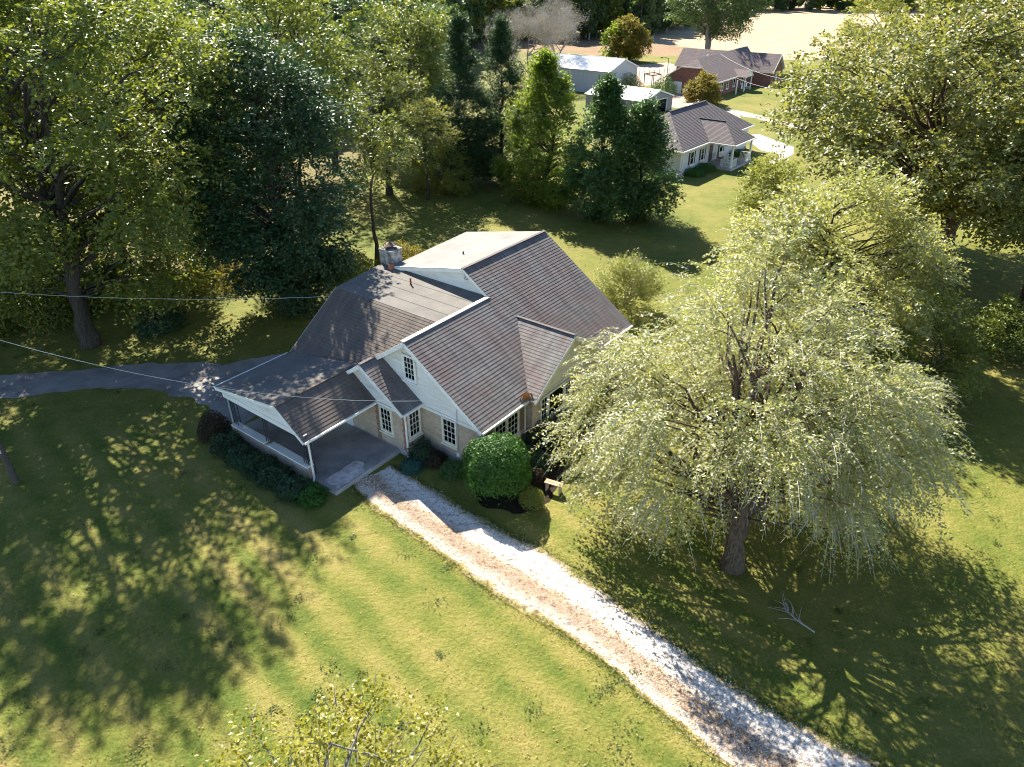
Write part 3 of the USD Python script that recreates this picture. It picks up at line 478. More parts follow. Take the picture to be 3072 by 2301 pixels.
# chimney
ch = obj('chimney', prism(sbox(-8.75, 6.55, -7.75, 7.45), XY, 2.0, 7.15), 'stone_chimney', house)
obj('chimney_crown', prism(sbox(-8.8, 6.5, -7.7, 7.5), XY, 7.15, 7.25), 'stone_chimney', ch)
mb = MB(); mb.tube([(-8.25, 7.0, 7.25), (-8.25, 7.0, 7.42)], .2, 10); obj('flue', mb.get(), 'iron', ch)
hood = trimesh.creation.cone(.5, .22, sections=4); hood.apply_translation((-8.25, 7.0, 7.45)); obj('hood', (hood.vertices, hood.faces), 'copper_brown', ch)
mb = MB(); mb.box((-7.62, 6.1, 6.28), (-7.36, 6.35, 6.62)); obj('flue_pot', mb.get(), 'terracotta', house)
mb = MB(); mb.tube([(-4.95, 5.3, 6.1), (-4.95, 5.3, 6.62)], .05, 8); mb.tube([(-4.95, 5.3, 6.14), (-4.95, 5.3, 6.24)], [.15, .07], 8); obj('vent_pipe', mb.get(), 'rust', house)
mb = MB(); mb.tube([(-4.2, 9.2, zl(-4.2)), (-4.2, 9.2, zl(-4.2) + .2)], .05, 8); obj('vent_pipe', mb.get(), 'iron', house)
# ---------------------------------------------------------------- vegetation
def bez(a, c, b, n=5):
    t = np.linspace(0, 1, n)[:, None]; return (1 - t) ** 2 * a + 2 * t * (1 - t) * c + t * t * b
def leaves_mesh(c, ax, nrm, L, W):
    """folded rhombus leaves: four vertices, two triangles each"""
    ax = ax / (np.linalg.norm(ax, axis=1, keepdims=True) + 1e-9); b = np.cross(nrm, ax); b /= np.linalg.norm(b, axis=1, keepdims=True) + 1e-9; n = np.cross(ax, b)
    L = L[:, None]; W = W[:, None]; n_ = len(c)
    v = np.stack([c - ax * L * .5, c + b * W * .5 + n * W * .16, c + ax * L * .5, c - b * W * .5 + n * W * .16], 1).reshape(-1, 3)
    i = np.arange(n_)[:, None] * 4
    return v, np.vstack([i + [0, 1, 2], i + [0, 2, 3]])
def ribbons(P, w):
    """P (n, k, 3) polylines -> thin flat ribbons"""
    n, k, _ = P.shape; d = np.gradient(P, axis=1); side = np.cross(d, np.random.default_rng(1).normal(size=(n, 1, 3))); side /= np.linalg.norm(side, axis=2, keepdims=True) + 1e-9
    ww = (w * np.linspace(1, .3, k))[None, :, None]; v = np.stack([P - side * ww, P + side * ww], 2).reshape(-1, 3)
    i = np.arange(n)[:, None] * k * 2 + np.arange(k - 1)[None] * 2; i = i.reshape(-1, 1)
    return v, np.vstack([i + [0, 1, 3], i + [0, 3, 2]])
def crown_lim(t, shape):
    if shape == 'cone': return (1 - t) ** .8 * min(1, .5 + t * 6)
    if shape == 'egg': return math.sin(math.pi * min(1, (t * .93 + .07)) ** .62) ** .8
    if shape == 'pear': return min(1, .35 + t / .14) * min(1, 1.16 * (1 - t) ** .66)
def crown_points(r, n, R, H, shape):
    """clump centres in a crown of radius R and height H, heights measured from the crown's foot"""
    out = []
    while len(out) < n:
        if shape in ('cone', 'egg', 'pear'):
            t = r.random() ** 1.12; lim = crown_lim(t, shape); a = r.uniform(0, 6.283); q = lim * (1 - .75 * r.random() ** 1.8) * r.uniform(.88, 1.08)
            out.append((q * math.cos(a) * R, q * math.sin(a) * R, t * H)); continue
        p = r.uniform(-1, 1, 3); t = (p[2] + 1) / 2; q = math.hypot(p[0], p[1])
        if shape == 'oval': lim = math.sqrt(max(0, 1 - p[2] ** 2))
        elif shape == 'dome': lim = math.sqrt(max(0, 1 - t * t)) * min(1, .75 + t)
        if q > lim or lim <= 0: continue
        rel = q / lim; rel = max(rel, abs(p[2]) if p[2] > 0 or shape == 'oval' else 0)
        if r.random() > .25 + .75 * rel ** 1.5: continue
        out.append((p[0] * R, p[1] * R, t * H))
    return np.array(out)
TRI = [0]
LG = 1.3
def tree(name, label, cat, x, y, h, R, zc, shape='oval', leaf='leaf_oak', barkm='bark_dark', n_cl=60, cl=1.6, n_leaf=24000, L=.22, W=.13, tr=.3, seed=1, lean=(0, 0), droop=.25, group=None, spray=8, slen=.7, twigs=0, twm='twig_pale', forks=1, flat=.75, off=(0, 0), z=0, part='crown', limb_r=.011, cut=None, extra=None, up=.62):
    r = np.random.default_rng(seed * 7919 + 13); t = thing(name, label, cat, (x, y, z), 0, group); L, W = L * LG, W * LG; n_leaf = int(n_leaf * 1.0)
    top = np.array([lean[0] + off[0], lean[1] + off[1], zc + (h - zc) * .72])
    # trunk (one or more stems) and limbs
    tb = MB(); stems = []
    for s in range(forks):
        a = r.uniform(0, 6.28) + s * 6.28 / forks; sp = (0 if forks == 1 else .32 * R)
        e = top + [math.cos(a) * sp, math.sin(a) * sp, -r.uniform(0, .12) * h * (forks > 1)]
        m_ = np.array([lean[0] * .2 + r.normal(0, .02) * h, lean[1] * .2 + r.normal(0, .02) * h, e[2] * .5]) if forks == 1 else np.array([lean[0] * .1, lean[1] * .1, zc * .8])
        st = bez(np.zeros(3), m_, e, 14); st[1:-1] += r.normal(0, .012 * h * .5, (12, 3)) * [1, 1, 0]; stems.append(st)
        rad = tr * (1 - .88 * np.linspace(0, 1, 14)) * (1 if forks == 1 else .8); rad[0] *= 1.5; rad[1] *= 1.12; st[0, 2] = -.15
        tb.tube(st, rad, 9)
    cc = crown_points(r, n_cl, R - cl * .55, h - zc - cl * .5, shape) + [off[0], off[1], zc]
    if extra is not None: cc = np.vstack([cc, np.asarray(extra, float)]); n_cl = len(cc)
    if cut is not None: cc = cc[[not cut(*q) for q in cc]]; n_cl = len(cc)
    br = MB()
    for c in cc:
        st = stems[r.integers(forks)] if forks > 1 else stems[0]
        hd = np.linalg.norm(c[:2] - st[:, :2], axis=1); want = c[2] - .55 * hd
        ok = np.abs(st[:, 2] - np.clip(want, zc * .75, None)); k = int(np.argmin(ok)); s0 = st[k]; d = c - s0; ln = np.linalg.norm(d)
        ctl = s0 + d * .5 + [0, 0, .12 * ln] + r.normal(0, .07, 3) * ln
        br.tube(bez(s0, ctl, c, 6) + np.vstack([np.zeros(3), r.normal(0, .02 * ln, (4, 3)), np.zeros(3)]), np.linspace(min(limb_r * ln + .02, tr * .55), .012, 6), 5, False)
    trunk = obj('trunk', tb.get(), barkm, t, smooth=True); obj('branch', br.get(), barkm, t, smooth=True, kind='stuff')
    # leaf sprays
    ns = n_leaf // spray; w = r.uniform(.6, 1.4, n_cl); ci = r.choice(n_cl, ns, p=w / w.sum()); cr = cl * (.65 + .7 * r.random(n_cl))
    if shape in ('cone', 'egg', 'pear'): cr = cr * np.array([.45 + .6 * crown_lim(min(1, max(0, (q[2] - zc) / max(.1, h - zc - cl * .5))), shape) for q in cc])
    d = r.normal(size=(ns, 3)); d /= np.linalg.norm(d, axis=1, keepdims=True); rr_ = r.random(ns) ** .45
    p = cc[ci] + d * (cr[ci] * rr_)[:, None] * [1, 1, flat]
    ctr = np.array([off[0], off[1], zc + (h - zc) * .35]); o = p - ctr; o /= np.linalg.norm(o, axis=1, keepdims=True) + 1e-9
    dr = o * .8 + d * .6 + r.normal(0, .35, (ns, 3)); dr[:, 2] -= droop; dr /= np.linalg.norm(dr, axis=1, keepdims=True)
    s = np.linspace(0, 1, spray)[None, :, None]; ln = slen * r.uniform(.6, 1.3, ns)
    P = p[:, None] + dr[:, None] * s * ln[:, None, None]; P[..., 2] -= (s[..., 0] ** 2) * droop * ln[:, None]
    if twigs:
        q = P[r.choice(ns, min(twigs, ns), replace=False)][:, ::max(1, spray // 4)]; q = q + (q - q[:, :1]) * .35
        obj('twigs', ribbons(q, .014), twm, t, kind='stuff')
    side = np.cross(dr, [0, 0, 1.0]); side /= np.linalg.norm(side, axis=1, keepdims=True) + 1e-9
    sg = np.where(np.arange(spray) % 2, 1.0, -1.0)[None, :, None]
    c = (P + side[:, None] * sg * L * .45 + r.normal(0, .22 * L, P.shape)).reshape(-1, 3)
    ax = (dr[:, None] * .6 + side[:, None] * sg * .8 + r.normal(0, .35, P.shape)).reshape(-1, 3)
    nr = r.normal(0, .5, c.shape) + [0, 0, up]; nr += np.repeat(o, spray, 0) * .45
    c[:, 2] = np.maximum(c[:, 2], .05)
    k = len(c); sc = r.uniform(.65, 1.35, k)
    obj(part, leaves_mesh(c, ax, nr, L * sc, W * sc), leaf, t); TRI[0] += 2 * k
    return t
def bush(name, label, cat, x, y, rx, ry, h, leaf='leaf_shrub', n=4000, L=.09, W=.06, seed=1, group=None, stems=5, lump=.12, power=2.0, barkm='bark_brown', z=0.0, foot=.15):
    r = np.random.default_rng(seed * 101 + 3); t = thing(name, label, cat, (x, y, z), 0, group)
    d = r.normal(size=(n, 3)); d[:, 2] = np.abs(d[:, 2]) * .9 - .25 * r.random(n); d /= np.linalg.norm(d, axis=1, keepdims=True)
    lum = 1 + lump * 2 * (meshkit.fbm(d * 2.2 + seed * 3.7, 3, seed) - .5) * 2
    rad = (1 - .42 * r.random(n) ** power) * lum; S_ = np.array([rx, ry, h * (1 - foot) / 1.0])
    p = d * rad[:, None] * S_; p[:, 2] += h * foot; p[:, 2] = np.clip(p[:, 2], .03, None)
    nr = d + r.normal(0, .45, (n, 3)); ax = np.cross(nr, r.normal(size=(n, 3))); sc = r.uniform(.6, 1.4, n)
    tb = MB()
    for k in range(stems):
        a = k * 6.28 / stems + r.uniform(0, 1); e = np.array([math.cos(a) * rx * .6, math.sin(a) * ry * .6, h * .75]); tb.tube(bez(np.array([math.cos(a) * .06, math.sin(a) * .06, -.05]), e * [.4, .4, .6], e, 5), np.linspace(.035, .012, 5), 5)
    obj('stem', tb.get(), barkm, t); obj('foliage', leaves_mesh(p, ax, nr, L * sc, W * sc), leaf, t); TRI[0] += 2 * n
    return t
# --- left side
LT = 'trees of the grove left of the farmhouse'
tree('oak_tree', 'tall forked oak at the left edge, dark trunk showing through thin foliage', 'tree', -28.7, 42.9, 25.8, 9.8, 5.0, leaf='leaf_oak', n_cl=120, cl=1.9, n_leaf=66000, L=.21, W=.135, tr=.62, seed=3, forks=3, slen=.9, lean=(-1, 1), off=(2.6, 1), extra=[(-4, -2, 4.5), (-5.5, 0, 3.6), (-2.5, 2.5, 3.4), (4, -1.5, 4.6), (5.5, 1, 4.0), (2.5, 3, 3.0), (-6.5, 3, 5), (6, 4, 3.5)])
tree('magnolia_tree', 'very dark dense evergreen tree whose skirt almost touches the lawn behind the carport', 'tree', -16.8, 49.2, 19.6, 6.4, .6, 'oval', 'leaf_dark', n_cl=170, cl=1.5, n_leaf=76000, L=.2, W=.115, tr=.45, seed=5, droop=.35, slen=.6)
for i, (x, y, h, R, zc, lf, nl, sd, lab) in enumerate([
    (-43, 50, 25, 7.5, 4, 'leaf_oak', 34000, 11, 'broad olive tree cut by the left picture edge, behind the forked oak'),
    (-42, 64, 25, 7.5, 5, 'leaf_oak', 30000, 12, 'yellow-green tree right behind the forked oak'),
    (-33.5, 58.5, 24, 6.5, 5, 'leaf_oak', 30000, 13, 'yellow-green tree between the forked oak and the dark evergreen'),
    (-20, 66, 23, 6.5, 5.5, 'leaf_oak', 28000, 14, 'sunlit tree rising behind the top of the dark evergreen'),
    (-52, 74, 25, 8, 5, 'leaf_oak', 22000, 15, 'tree beside the pale field at the left edge'),
    (-33, 84, 25, 8, 5, 'leaf_wood', 20000, 16, 'hazy grove tree far behind the forked oak'),
    (-22, 90, 24, 7.5, 6, 'leaf_wood', 20000, 17, 'tall grove tree left of the row of airy trees'),
    (-46, 100, 26, 9, 5, 'leaf_wood', 16000, 18, 'large grove tree behind the pale field'),
    (-12.5, 92, 20, 5.5, 4, 'leaf_oak', 18000, 19, 'airy yellow-green tree left of the cedars'),
    (-13, 106, 21, 6, 4, 'leaf_wood', 14000, 20, 'grove tree behind the airy yellow-green tree'),
    (-64, 66, 26, 9, 4, 'leaf_oak', 18000, 21, 'grove tree at the far upper left corner')]):
    tree('grove_tree', lab, 'tree', x, y, h, R, zc, leaf=lf, n_cl=62, cl=1.8, n_leaf=int(nl * .8), L=.25, W=.15, tr=.36, seed=sd, forks=1 + i % 2, slen=.9, group=LT)
tree('slim_tree', 'tall slim bare-stemmed tree standing just behind the chimney', 'tree', -11.6, 57.6, 14.5, 3.4, 7.5, leaf='leaf_oak', n_cl=20, cl=1.0, n_leaf=4200, L=.2, W=.1, tr=.19, seed=31, slen=.7, twigs=500, twm='bark_grey', off=(.8, 0), droop=.4)
tree('airy_tree', 'thin airy tree with a brown trunk between the dark evergreen and the cedars', 'tree', -13.7, 79, 17, 5.2, 4, leaf='leaf_oak', n_cl=34, cl=1.3, n_leaf=9000, L=.2, W=.11, tr=.34, seed=32, slen=.8, twigs=1200, twm='bark_grey')
tree('airy_tree', 'thin airy tree right of the slim bare-stemmed one, before the cedars', 'tree', -9.2, 77, 11, 3.6, 3, leaf='leaf_lime', n_cl=26, cl=1.1, n_leaf=7000, L=.17, W=.1, tr=.16, seed=33, slen=.7, twigs=600, twm='bark_grey')
tree('lime_shrub', 'spreading lime-yellow shrub at the foot of the cedars', 'shrub', -7.4, 81.2, 5.2, 4.2, .5, 'dome', 'leaf_lime', n_cl=40, cl=1.0, n_leaf=9000, L=.17, W=.1, tr=.1, seed=34, forks=3, barkm='bark_grey')
CD = [(-5.6, 84.2, 17.6, 5.4, 41, 'dark cedar, left and taller one of the close pair'), (-1.2, 84.8, 17.2, 6.0, 42, 'dark cedar, right and broader one of the close pair'), (-11.5, 97, 17.5, 5.0, 43, 'dark cedar in the grove left behind the close pair'), (-16, 94, 15, 4.6, 44, 'low dark cedar at the edge of the grove, left of the other cedars')]
for x, y, h, R, sd, lab in CD:
    tree('cedar_tree', lab, 'tree', x, y, h, R, 1.2, 'cone', 'leaf_cedar', n_cl=170, cl=1.0, n_leaf=36000 if y < 90 else 18000, L=.26, W=.07, tr=.3, seed=sd, droop=-.15, slen=.7, limb_r=.008, flat=.6)
PG = 'pear trees behind the farmhouse lawn'
tree('pear_tree', 'yellow-green pyramidal pear tree, left of the row', 'tree', 3.3, 76.3, 15.0, 5.6, .4, 'pear', 'leaf_pear', n_cl=150, cl=1.2, n_leaf=44000, L=.19, W=.12, tr=.24, seed=51, forks=2, droop=.0, group=PG)
tree('pear_tree', 'dark green pear tree in the middle of the row', 'tree', 8.8, 70.4, 13.5, 4.1, .9, 'pear', 'leaf_pear_dark', n_cl=115, cl=1.1, n_leaf=34000, L=.19, W=.12, tr=.24, seed=52, droop=.05, group=PG)
tree('pear_tree', 'dark green pear tree nearest the neighbouring house, right of the row', 'tree', 12.6, 70.6, 11.8, 3.9, .9, 'pear', 'leaf_pear_dark', n_cl=105, cl=1.1, n_leaf=30000, L=.19, W=.12, tr=.22, seed=53, droop=.05, group=PG)
tree('thicket_tree', 'ragged small tree in the gap between cedars and pear trees', 'tree', 2.6, 95, 7, 2.6, .8, 'oval', 'leaf_grey', n_cl=20, cl=.9, n_leaf=4500, L=.2, W=.12, tr=.12, seed=54, forks=2)
# --- far yard
def bare_tree(x, y, h, R, seed, label):
    r = np.random.default_rng(seed); t = thing('bare_tree', label, 'tree', (x, y, 0), 0, 'bare trees by the grey shed'); tb = MB(); tips = []
    def grow(p, d, ln, rad, lvl):
        e = p + d * ln; m = p + d * ln * .5 + r.normal(0, .12, 3) * ln * .5; tb.tube(bez(p, m, e, 4), np.linspace(rad, rad * .62, 4), 5 if lvl < 2 else 3, False)
        if lvl >= 4: tips.append((e, d)); return
        for _ in range(3 if lvl else 4):
            q = d * .8 + r.normal(0, .55, 3); q[2] = abs(q[2]) * .8 + .12; q /= np.linalg.norm(q); grow(e if r.random() < .7 else m, q, ln * r.uniform(.55, .8), rad * .6, lvl + 1)
    grow(np.array([0, 0, -.1]), unit([r.normal(0, .15), r.normal(0, .1), 1]), h * .36, .24, 0)
    obj('trunk', tb.get(), 'bark_grey', t)
    P = np.array([e for e, _ in tips]); n = 3600; k = r.integers(0, len(P), n); d = r.normal(size=(n, 3)); d[:, 2] = np.abs(d[:, 2]); d /= np.linalg.norm(d, axis=1, keepdims=True)
    q0 = P[k] + r.normal(0, .6, (n, 3)); obj('twigs', ribbons(np.stack([q0, q0 + d * .5 + r.normal(0, .1, (n, 3)), q0 + d * 1.0 + r.normal(0, .2, (n, 3))], 1), .022), 'twig_pale', t, kind='stuff')
    m = 3000; k = r.integers(0, len(P), m); c = P[k] + r.normal(0, .8, (m, 3)); sc = r.uniform(.5, 1.3, m); obj('crown', leaves_mesh(c, r.normal(size=(m, 3)), r.normal(size=(m, 3)), .26 * sc, .15 * sc), 'leaf_grey', t)
bare_tree(-.5, 160, 17, 5, 61, 'leafless grey tree with a curved stem, left of the three by the shed'); bare_tree(4.0, 157.5, 17, 5, 62, 'leafless grey tree in the middle of the three by the shed'); bare_tree(9.6, 163, 17.5, 5, 63, 'leafless grey tree whose stem stands before the shed roof')
tree('maple_tree', 'small round tree with an orange tinge behind the large grey shed', 'tree', 30.3, 200, 11.5, 5.4, 1.6, 'dome', 'leaf_ochre', n_cl=45, cl=1.5, n_leaf=12000, L=.34, W=.22, tr=.3, seed=64)
tree('maple_tree', 'small green tree leaning against the orange-tinged round one', 'tree', 27.6, 203, 9.8, 4.4, 1.2, 'dome', 'leaf_pear', n_cl=35, cl=1.4, n_leaf=8000, L=.34, W=.22, tr=.25, seed=65)
tree('oak_tree', 'great oak with a stout double trunk behind the red brick house', 'tree', 47.3, 188, 26, 11.5, 7.5, leaf='leaf_wood', n_cl=110, cl=2.4, n_leaf=34000, L=.36, W=.23, tr=1.0, seed=66, forks=2, slen=1.2, barkm='bark_grey')
tree('ochre_shrub', 'ochre leafed small tree before the garage of the red brick house', 'shrub', 34.6, 137, 5.4, 3.7, .3, 'dome', 'leaf_ochre', n_cl=42, cl=.95, n_leaf=11000, L=.24, W=.14, tr=.14, seed=67, forks=3)
bush('shed_shrub', 'round olive shrub before the gable of the large grey shed', 'shrub', 23.4, 150.5, 2.4, 2.2, 3.6, 'leaf_lime', 2600, .22, .13, 68); bush('yard_shrub', 'dark shrub left of the garage of the red brick house', 'shrub', 29.4, 147.5, 2.7, 2.4, 3.4, 'leaf_pear_dark', 2600, .22, .13, 69)
bush('yard_shrub', 'small green shrub between the shed roof and the dark shrub', 'shrub', 26.2, 143.5, 1.3, 1.2, 1.5, 'leaf_pear', 900, .2, .12, 70)
# woodland behind the fields: one mass
proto = UsdGeom.Xform.Define(stage, '/World/woodland_edge'); pi = UsdGeom.PointInstancer.Define(stage, '/World/woodland'); wl = []
stage.RemovePrim('/World/woodland_edge')
for i, (lf, sd, sh) in enumerate((('leaf_wood', 71, 'oval'), ('leaf_wood', 72, 'egg'), ('leaf_oak', 73, 'oval'), ('leaf_cedar', 74, 'egg'))):
    r = np.random.default_rng(sd); pth = f'/World/woodland/kind_{i}'; UsdGeom.Xform.Define(stage, pth)
    cc = crown_points(r, 46, 4.4, 16, sh) + [0, 0, 1.4]; n = 5600; k = r.integers(0, 46, n); d = r.normal(size=(n, 3)); d /= np.linalg.norm(d, axis=1, keepdims=True); c = cc[k] + d * (1.9 * r.random(n) ** .5)[:, None]; sc = r.uniform(.7, 1.4, n)
    usdkit.mesh(stage, pth + '/crown', leaves_mesh(c, r.normal(size=(n, 3)), r.normal(size=(n, 3)) + [0, 0, .7] + d * .6, .8 * sc, .52 * sc), M[lf])
    mb = MB(); mb.tube([(0, 0, -.2), (.1, .1, 6), (0, .1, 13)], [.32, .24, .08], 6); usdkit.mesh(stage, pth + '/trunk', mb.get(), M['bark_grey']); wl.append(pth)
pi.CreatePrototypesRel().SetTargets([Sdf.Path(p) for p in wl]); r = np.random.default_rng(75); pos = []
def row(a, b, depth, gap):
    a, b = np.array(a, float), np.array(b, float); n = int(np.linalg.norm(b - a) / gap)
    for k in range(n):
        for j in range(depth): pos.append((*(a + (b - a) * (k + r.uniform(-.5, .5)) / n + np.array([r.normal(0, 1.5), j * gap * 1.05 + r.normal(0, 1.5)])), 0))
row((-120, 262), (29, 258), 5, 6.0); row((29, 262), (48, 262), 5, 6.0); row((48, 275), (62, 292), 4, 7.0); row((62, 300), (110, 410), 3, 8.0); row((105, 408), (260, 415), 4, 8.5); row((-85, 118), (-24, 122), 6, 7.5); row((-24, 128), (-14, 240), 3, 7.0); row((-170, 160), (-90, 150), 6, 8); row((-28, 175), (-20, 250), 6, 6.5)
pos = np.array(pos); n = len(pos); s = r.uniform(.75, 1.25, n)
pi.CreatePositionsAttr(Vt.Vec3fArray.FromNumpy(pos.astype(np.float32))); pi.CreateProtoIndicesAttr(Vt.IntArray.FromNumpy(r.integers(0, 4, n).astype(np.int32))); pi.CreateScalesAttr(Vt.Vec3fArray.FromNumpy(np.c_[s, s, s * r.uniform(.85, 1.15, n)].astype(np.float32)))
a = r.uniform(0, 6.28, n); pi.CreateOrientationsAttr(Vt.QuathArray([Gf.Quath(float(math.cos(q / 2)), 0, 0, float(math.sin(q / 2))) for q in a]))
tag(pi, 'far woodland closing off the fields behind the houses', 'woodland', kind='stuff')
# --- right side
tree('oak_tree', 'giant spreading oak filling the upper right, between the two houses and the right edge', 'tree', 36.5, 57, 21.5, 16.5, 5.6, 'oval', 'leaf_right', up=.9, n_cl=190, cl=2.1, n_leaf=84000, L=.24, W=.17, tr=.75, seed=81, forks=3, slen=.9, barkm='bark_brown', flat=.65)
tree('oak_tree', 'oak at the right edge whose dark forked trunk stands in deep shade', 'tree', 36.6, 46.2, 19, 10.3, 5.8, 'oval', 'leaf_right', up=.9, n_cl=105, cl=1.8, n_leaf=52000, L=.2, W=.14, tr=.7, seed=82, forks=2, slen=.9, lean=(1, 2), off=(1.5, 1.5), flat=.65)
tree('oak_tree', 'tall oak behind the giant one in the upper right corner', 'tree', 66, 92, 26, 13, 5, 'oval', 'leaf_right', up=.9, n_cl=100, cl=2.2, n_leaf=28000, L=.3, W=.2, tr=.6, seed=83, forks=2, slen=1.0)
tree('pine_tree', 'feathery pale green pine peeking over the giant oak at the top edge', 'tree', 66, 140, 24, 8, 6, 'oval', 'leaf_lime', n_cl=50, cl=1.8, n_leaf=13000, L=.4, W=.12, tr=.4, seed=84)
tree('hackberry_tree', 'greyish green rounded tree between the neighbouring house and the feathery elm', 'tree', 20.2, 42.4, 12.3, 7.6, 3.0, 'dome', 'leaf_elm', n_cl=110, cl=1.35, n_leaf=46000, L=.17, W=.10, tr=.3, seed=85, forks=2, twigs=2500, slen=.8)
tree('hackberry_tree', 'small golden green tree before the porch of the neighbouring house', 'tree', 24.2, 66.2, 7.2, 3.9, 1.6, 'dome', 'leaf_lime', n_cl=45, cl=.95, n_leaf=13000, L=.16, W=.1, tr=.2, seed=86, forks=2)
tree('sapling', 'slim dark-stemmed sapling on the lawn right of the neighbouring house', 'tree', 45.2, 108, 8, 3.0, 3.0, 'oval', 'leaf_right', up=.9, n_cl=24, cl=1.0, n_leaf=5000, L=.25, W=.16, tr=.16, seed=87)
tree('sapling', 'low leafy sapling in the dappled shade below the right oak', 'tree', 32.5, 41.5, 3.8, 2.4, .8, 'dome', 'leaf_oak', n_cl=30, cl=.9, n_leaf=5000, L=.15, W=.1, tr=.1, seed=88, forks=3)
tree('sapling', 'small leafy sapling between the elm and the dappled shade', 'tree', 24.5, 36.5, 6.2, 3.2, .8, 'dome', 'leaf_oak', n_cl=26, cl=.9, n_leaf=7000, L=.14, W=.09, tr=.1, seed=89, forks=3)
tree('oak_tree', 'oak just outside the right edge, seen by its shade on the lawn', 'tree', 34, 27, 17, 8, 5, 'oval', 'leaf_right', up=.9, n_cl=60, cl=1.8, n_leaf=16000, L=.3, W=.2, tr=.5, seed=90)
tree('elm_tree', 'feathery pale green elm with drooping sprays and a stout furrowed trunk beside the drive', 'tree', 9.55, 22.4, 12.9, 8.2, 3.3, 'dome', 'leaf_elm', 'bark_brown', n_cl=125, cl=1.25, n_leaf=98000, L=.12, W=.058, tr=.52, seed=91, forks=3, droop=.42, spray=14, slen=1.0, twigs=6000, off=(.8, 3.4), limb_r=.014, up=1.0,
     cut=lambda a, b, c: abs(a + .2) < 2.3 and b < .8 and c < 6.4,
     extra=[(-5.8, 5.2, 5.2), (-6.6, 4.0, 4.2), (-6.0, 6.5, 4.6), (-5.0, 1.5, 3.0), (-6.2, 2.5, 3.2), (-3.9, -.3, 3.6), (-4.8, 3, 3.2), (6.5, 1.5, 4.0), (7.2, 3.0, 4.4), (4.0, -1.0, 3.0), (3.6, .4, 3.4), (1.8, 6.5, 12.6), (.8, 5.0, 12.3), (7.6, 4.2, 6.0), (-5.5, 4.5, 7.2)])
tree('yard_shrub', 'light yellow-green shrub at the right back corner of the farmhouse', 'shrub', 8.6, 48.6, 4.4, 2.5, .5, 'dome', 'leaf_lime', n_cl=34, cl=.7, n_leaf=9000, L=.13, W=.06, tr=.06, seed=92, forks=5, barkm='bark_grey', twigs=600, droop=-.3)
tree('redbud_tree', 'yellowing small tree below the viewer, its top reaching into the bottom edge', 'tree', -3.9, 8.3, 8.5, 4.1, 4.3, 'dome', 'leaf_yellow', 'bark_grey', n_cl=80, cl=.5, n_leaf=8000, L=.085, W=.075, tr=.12, seed=93, forks=4, twigs=420, twm='bark_grey', slen=.5, spray=5, droop=.15)
# --- planting round the farmhouse (house-local to world)
def hw(w, u): return HX + u * math.sin(TH) + w * math.cos(TH), HY + u * math.cos(TH) - w * math.sin(TH)
x, y = -.75, 27.35
bush('round_bush', 'large clipped egg-shaped evergreen bush at the front corner of the farmhouse', 'bush', x, y, 1.72, 1.62, 3.25, 'leaf_shrub', 15000, .10, .065, 101, lump=.10, foot=.36, power=2.5)
bush('small_bush', 'small round ochre-green bush at the foot of the clipped bush', 'bush', .95, 26.3, .62, .6, 1.05, 'leaf_lime', 2600, .07, .04, 102, lump=.1, foot=.3)
x, y = hw(5.7, 5.2); bush('hedge', 'dark clipped hedge below the picture window', 'hedge', x, y, 2.4, 1.5, 1.35, 'leaf_dark', 7500, .1, .07, 103, lump=.1)
x, y = hw(6.0, 1.9); bush('hedge', 'low dark hedge between the clipped bush and the window pair', 'hedge', x, y, 1.3, 1.2, 1.1, 'leaf_dark', 4500, .1, .07, 104, lump=.1)
x, y = 1.15, 28.1; bush('small_bush', 'maroon-leafed low bush behind the small ochre bush', 'bush', x, y, .55, .5, .9, 'leaf_maroon', 1200, .09, .06, 105)
for i, (w, u, rx, hh, lf, lab) in enumerate([(-7.6, -6.5, .95, 1.1, 'leaf_dark', 'dark evergreen bush at the far end of the porch wall'), (-6.2, -6.6, .95, .95, 'leaf_dark', 'dark evergreen bush before the left half of the porch wall'), (-4.8, -6.65, 1.0, 1.0, 'leaf_dark', 'dark evergreen bush below the middle porch column'), (-3.4, -6.7, 1.0, .95, 'leaf_dark', 'dark evergreen bush before the right half of the porch wall'), (-1.9, -6.75, 1.05, 1.05, 'leaf_dark', 'dark evergreen bush under the white porch downspout'), (-.75, -6.55, .75, .8, 'leaf_shrub', 'green bush at the front corner of the porch slab')]):
    x, y = hw(w, u); bush('porch_bush', lab, 'bush', x, y, rx, rx * .85, hh, lf, 3200, .10, .065, 110 + i, group='bushes along the porch wall', lump=.3, power=1.2)
x, y = hw(-9.3, -6.2); bush('porch_bush', 'maroon-brown bush beside the corner post of the carport', 'bush', x, y, .9, .9, 1.5, 'leaf_maroon', 3600, .09, .06, 118)
for i, (w, u, rx, hh, lf, lab, nm) in enumerate([(1.15, -.8, .8, 1.1, 'leaf_dark', 'dark shrub in the corner beside the entry downspout', 'wall_shrub'), (2.0, -.7, .6, .75, 'leaf_maroon', 'maroon shrub below the ground-floor gable window', 'wall_shrub'), (1.35, -1.75, .65, .55, 'leaf_teal', 'blue-green leafy plant at the end of the gravel drive', 'leafy_plant'), (3.3, -.8, .7, .8, 'leaf_pear_dark', 'green shrub under the meter box', 'wall_shrub')]):
    x, y = hw(w, u); bush(nm, lab, 'plant' if nm == 'leafy_plant' else 'shrub', x, y, rx, rx, hh, lf, 1500, .11, .05, 120 + i, lump=.25)
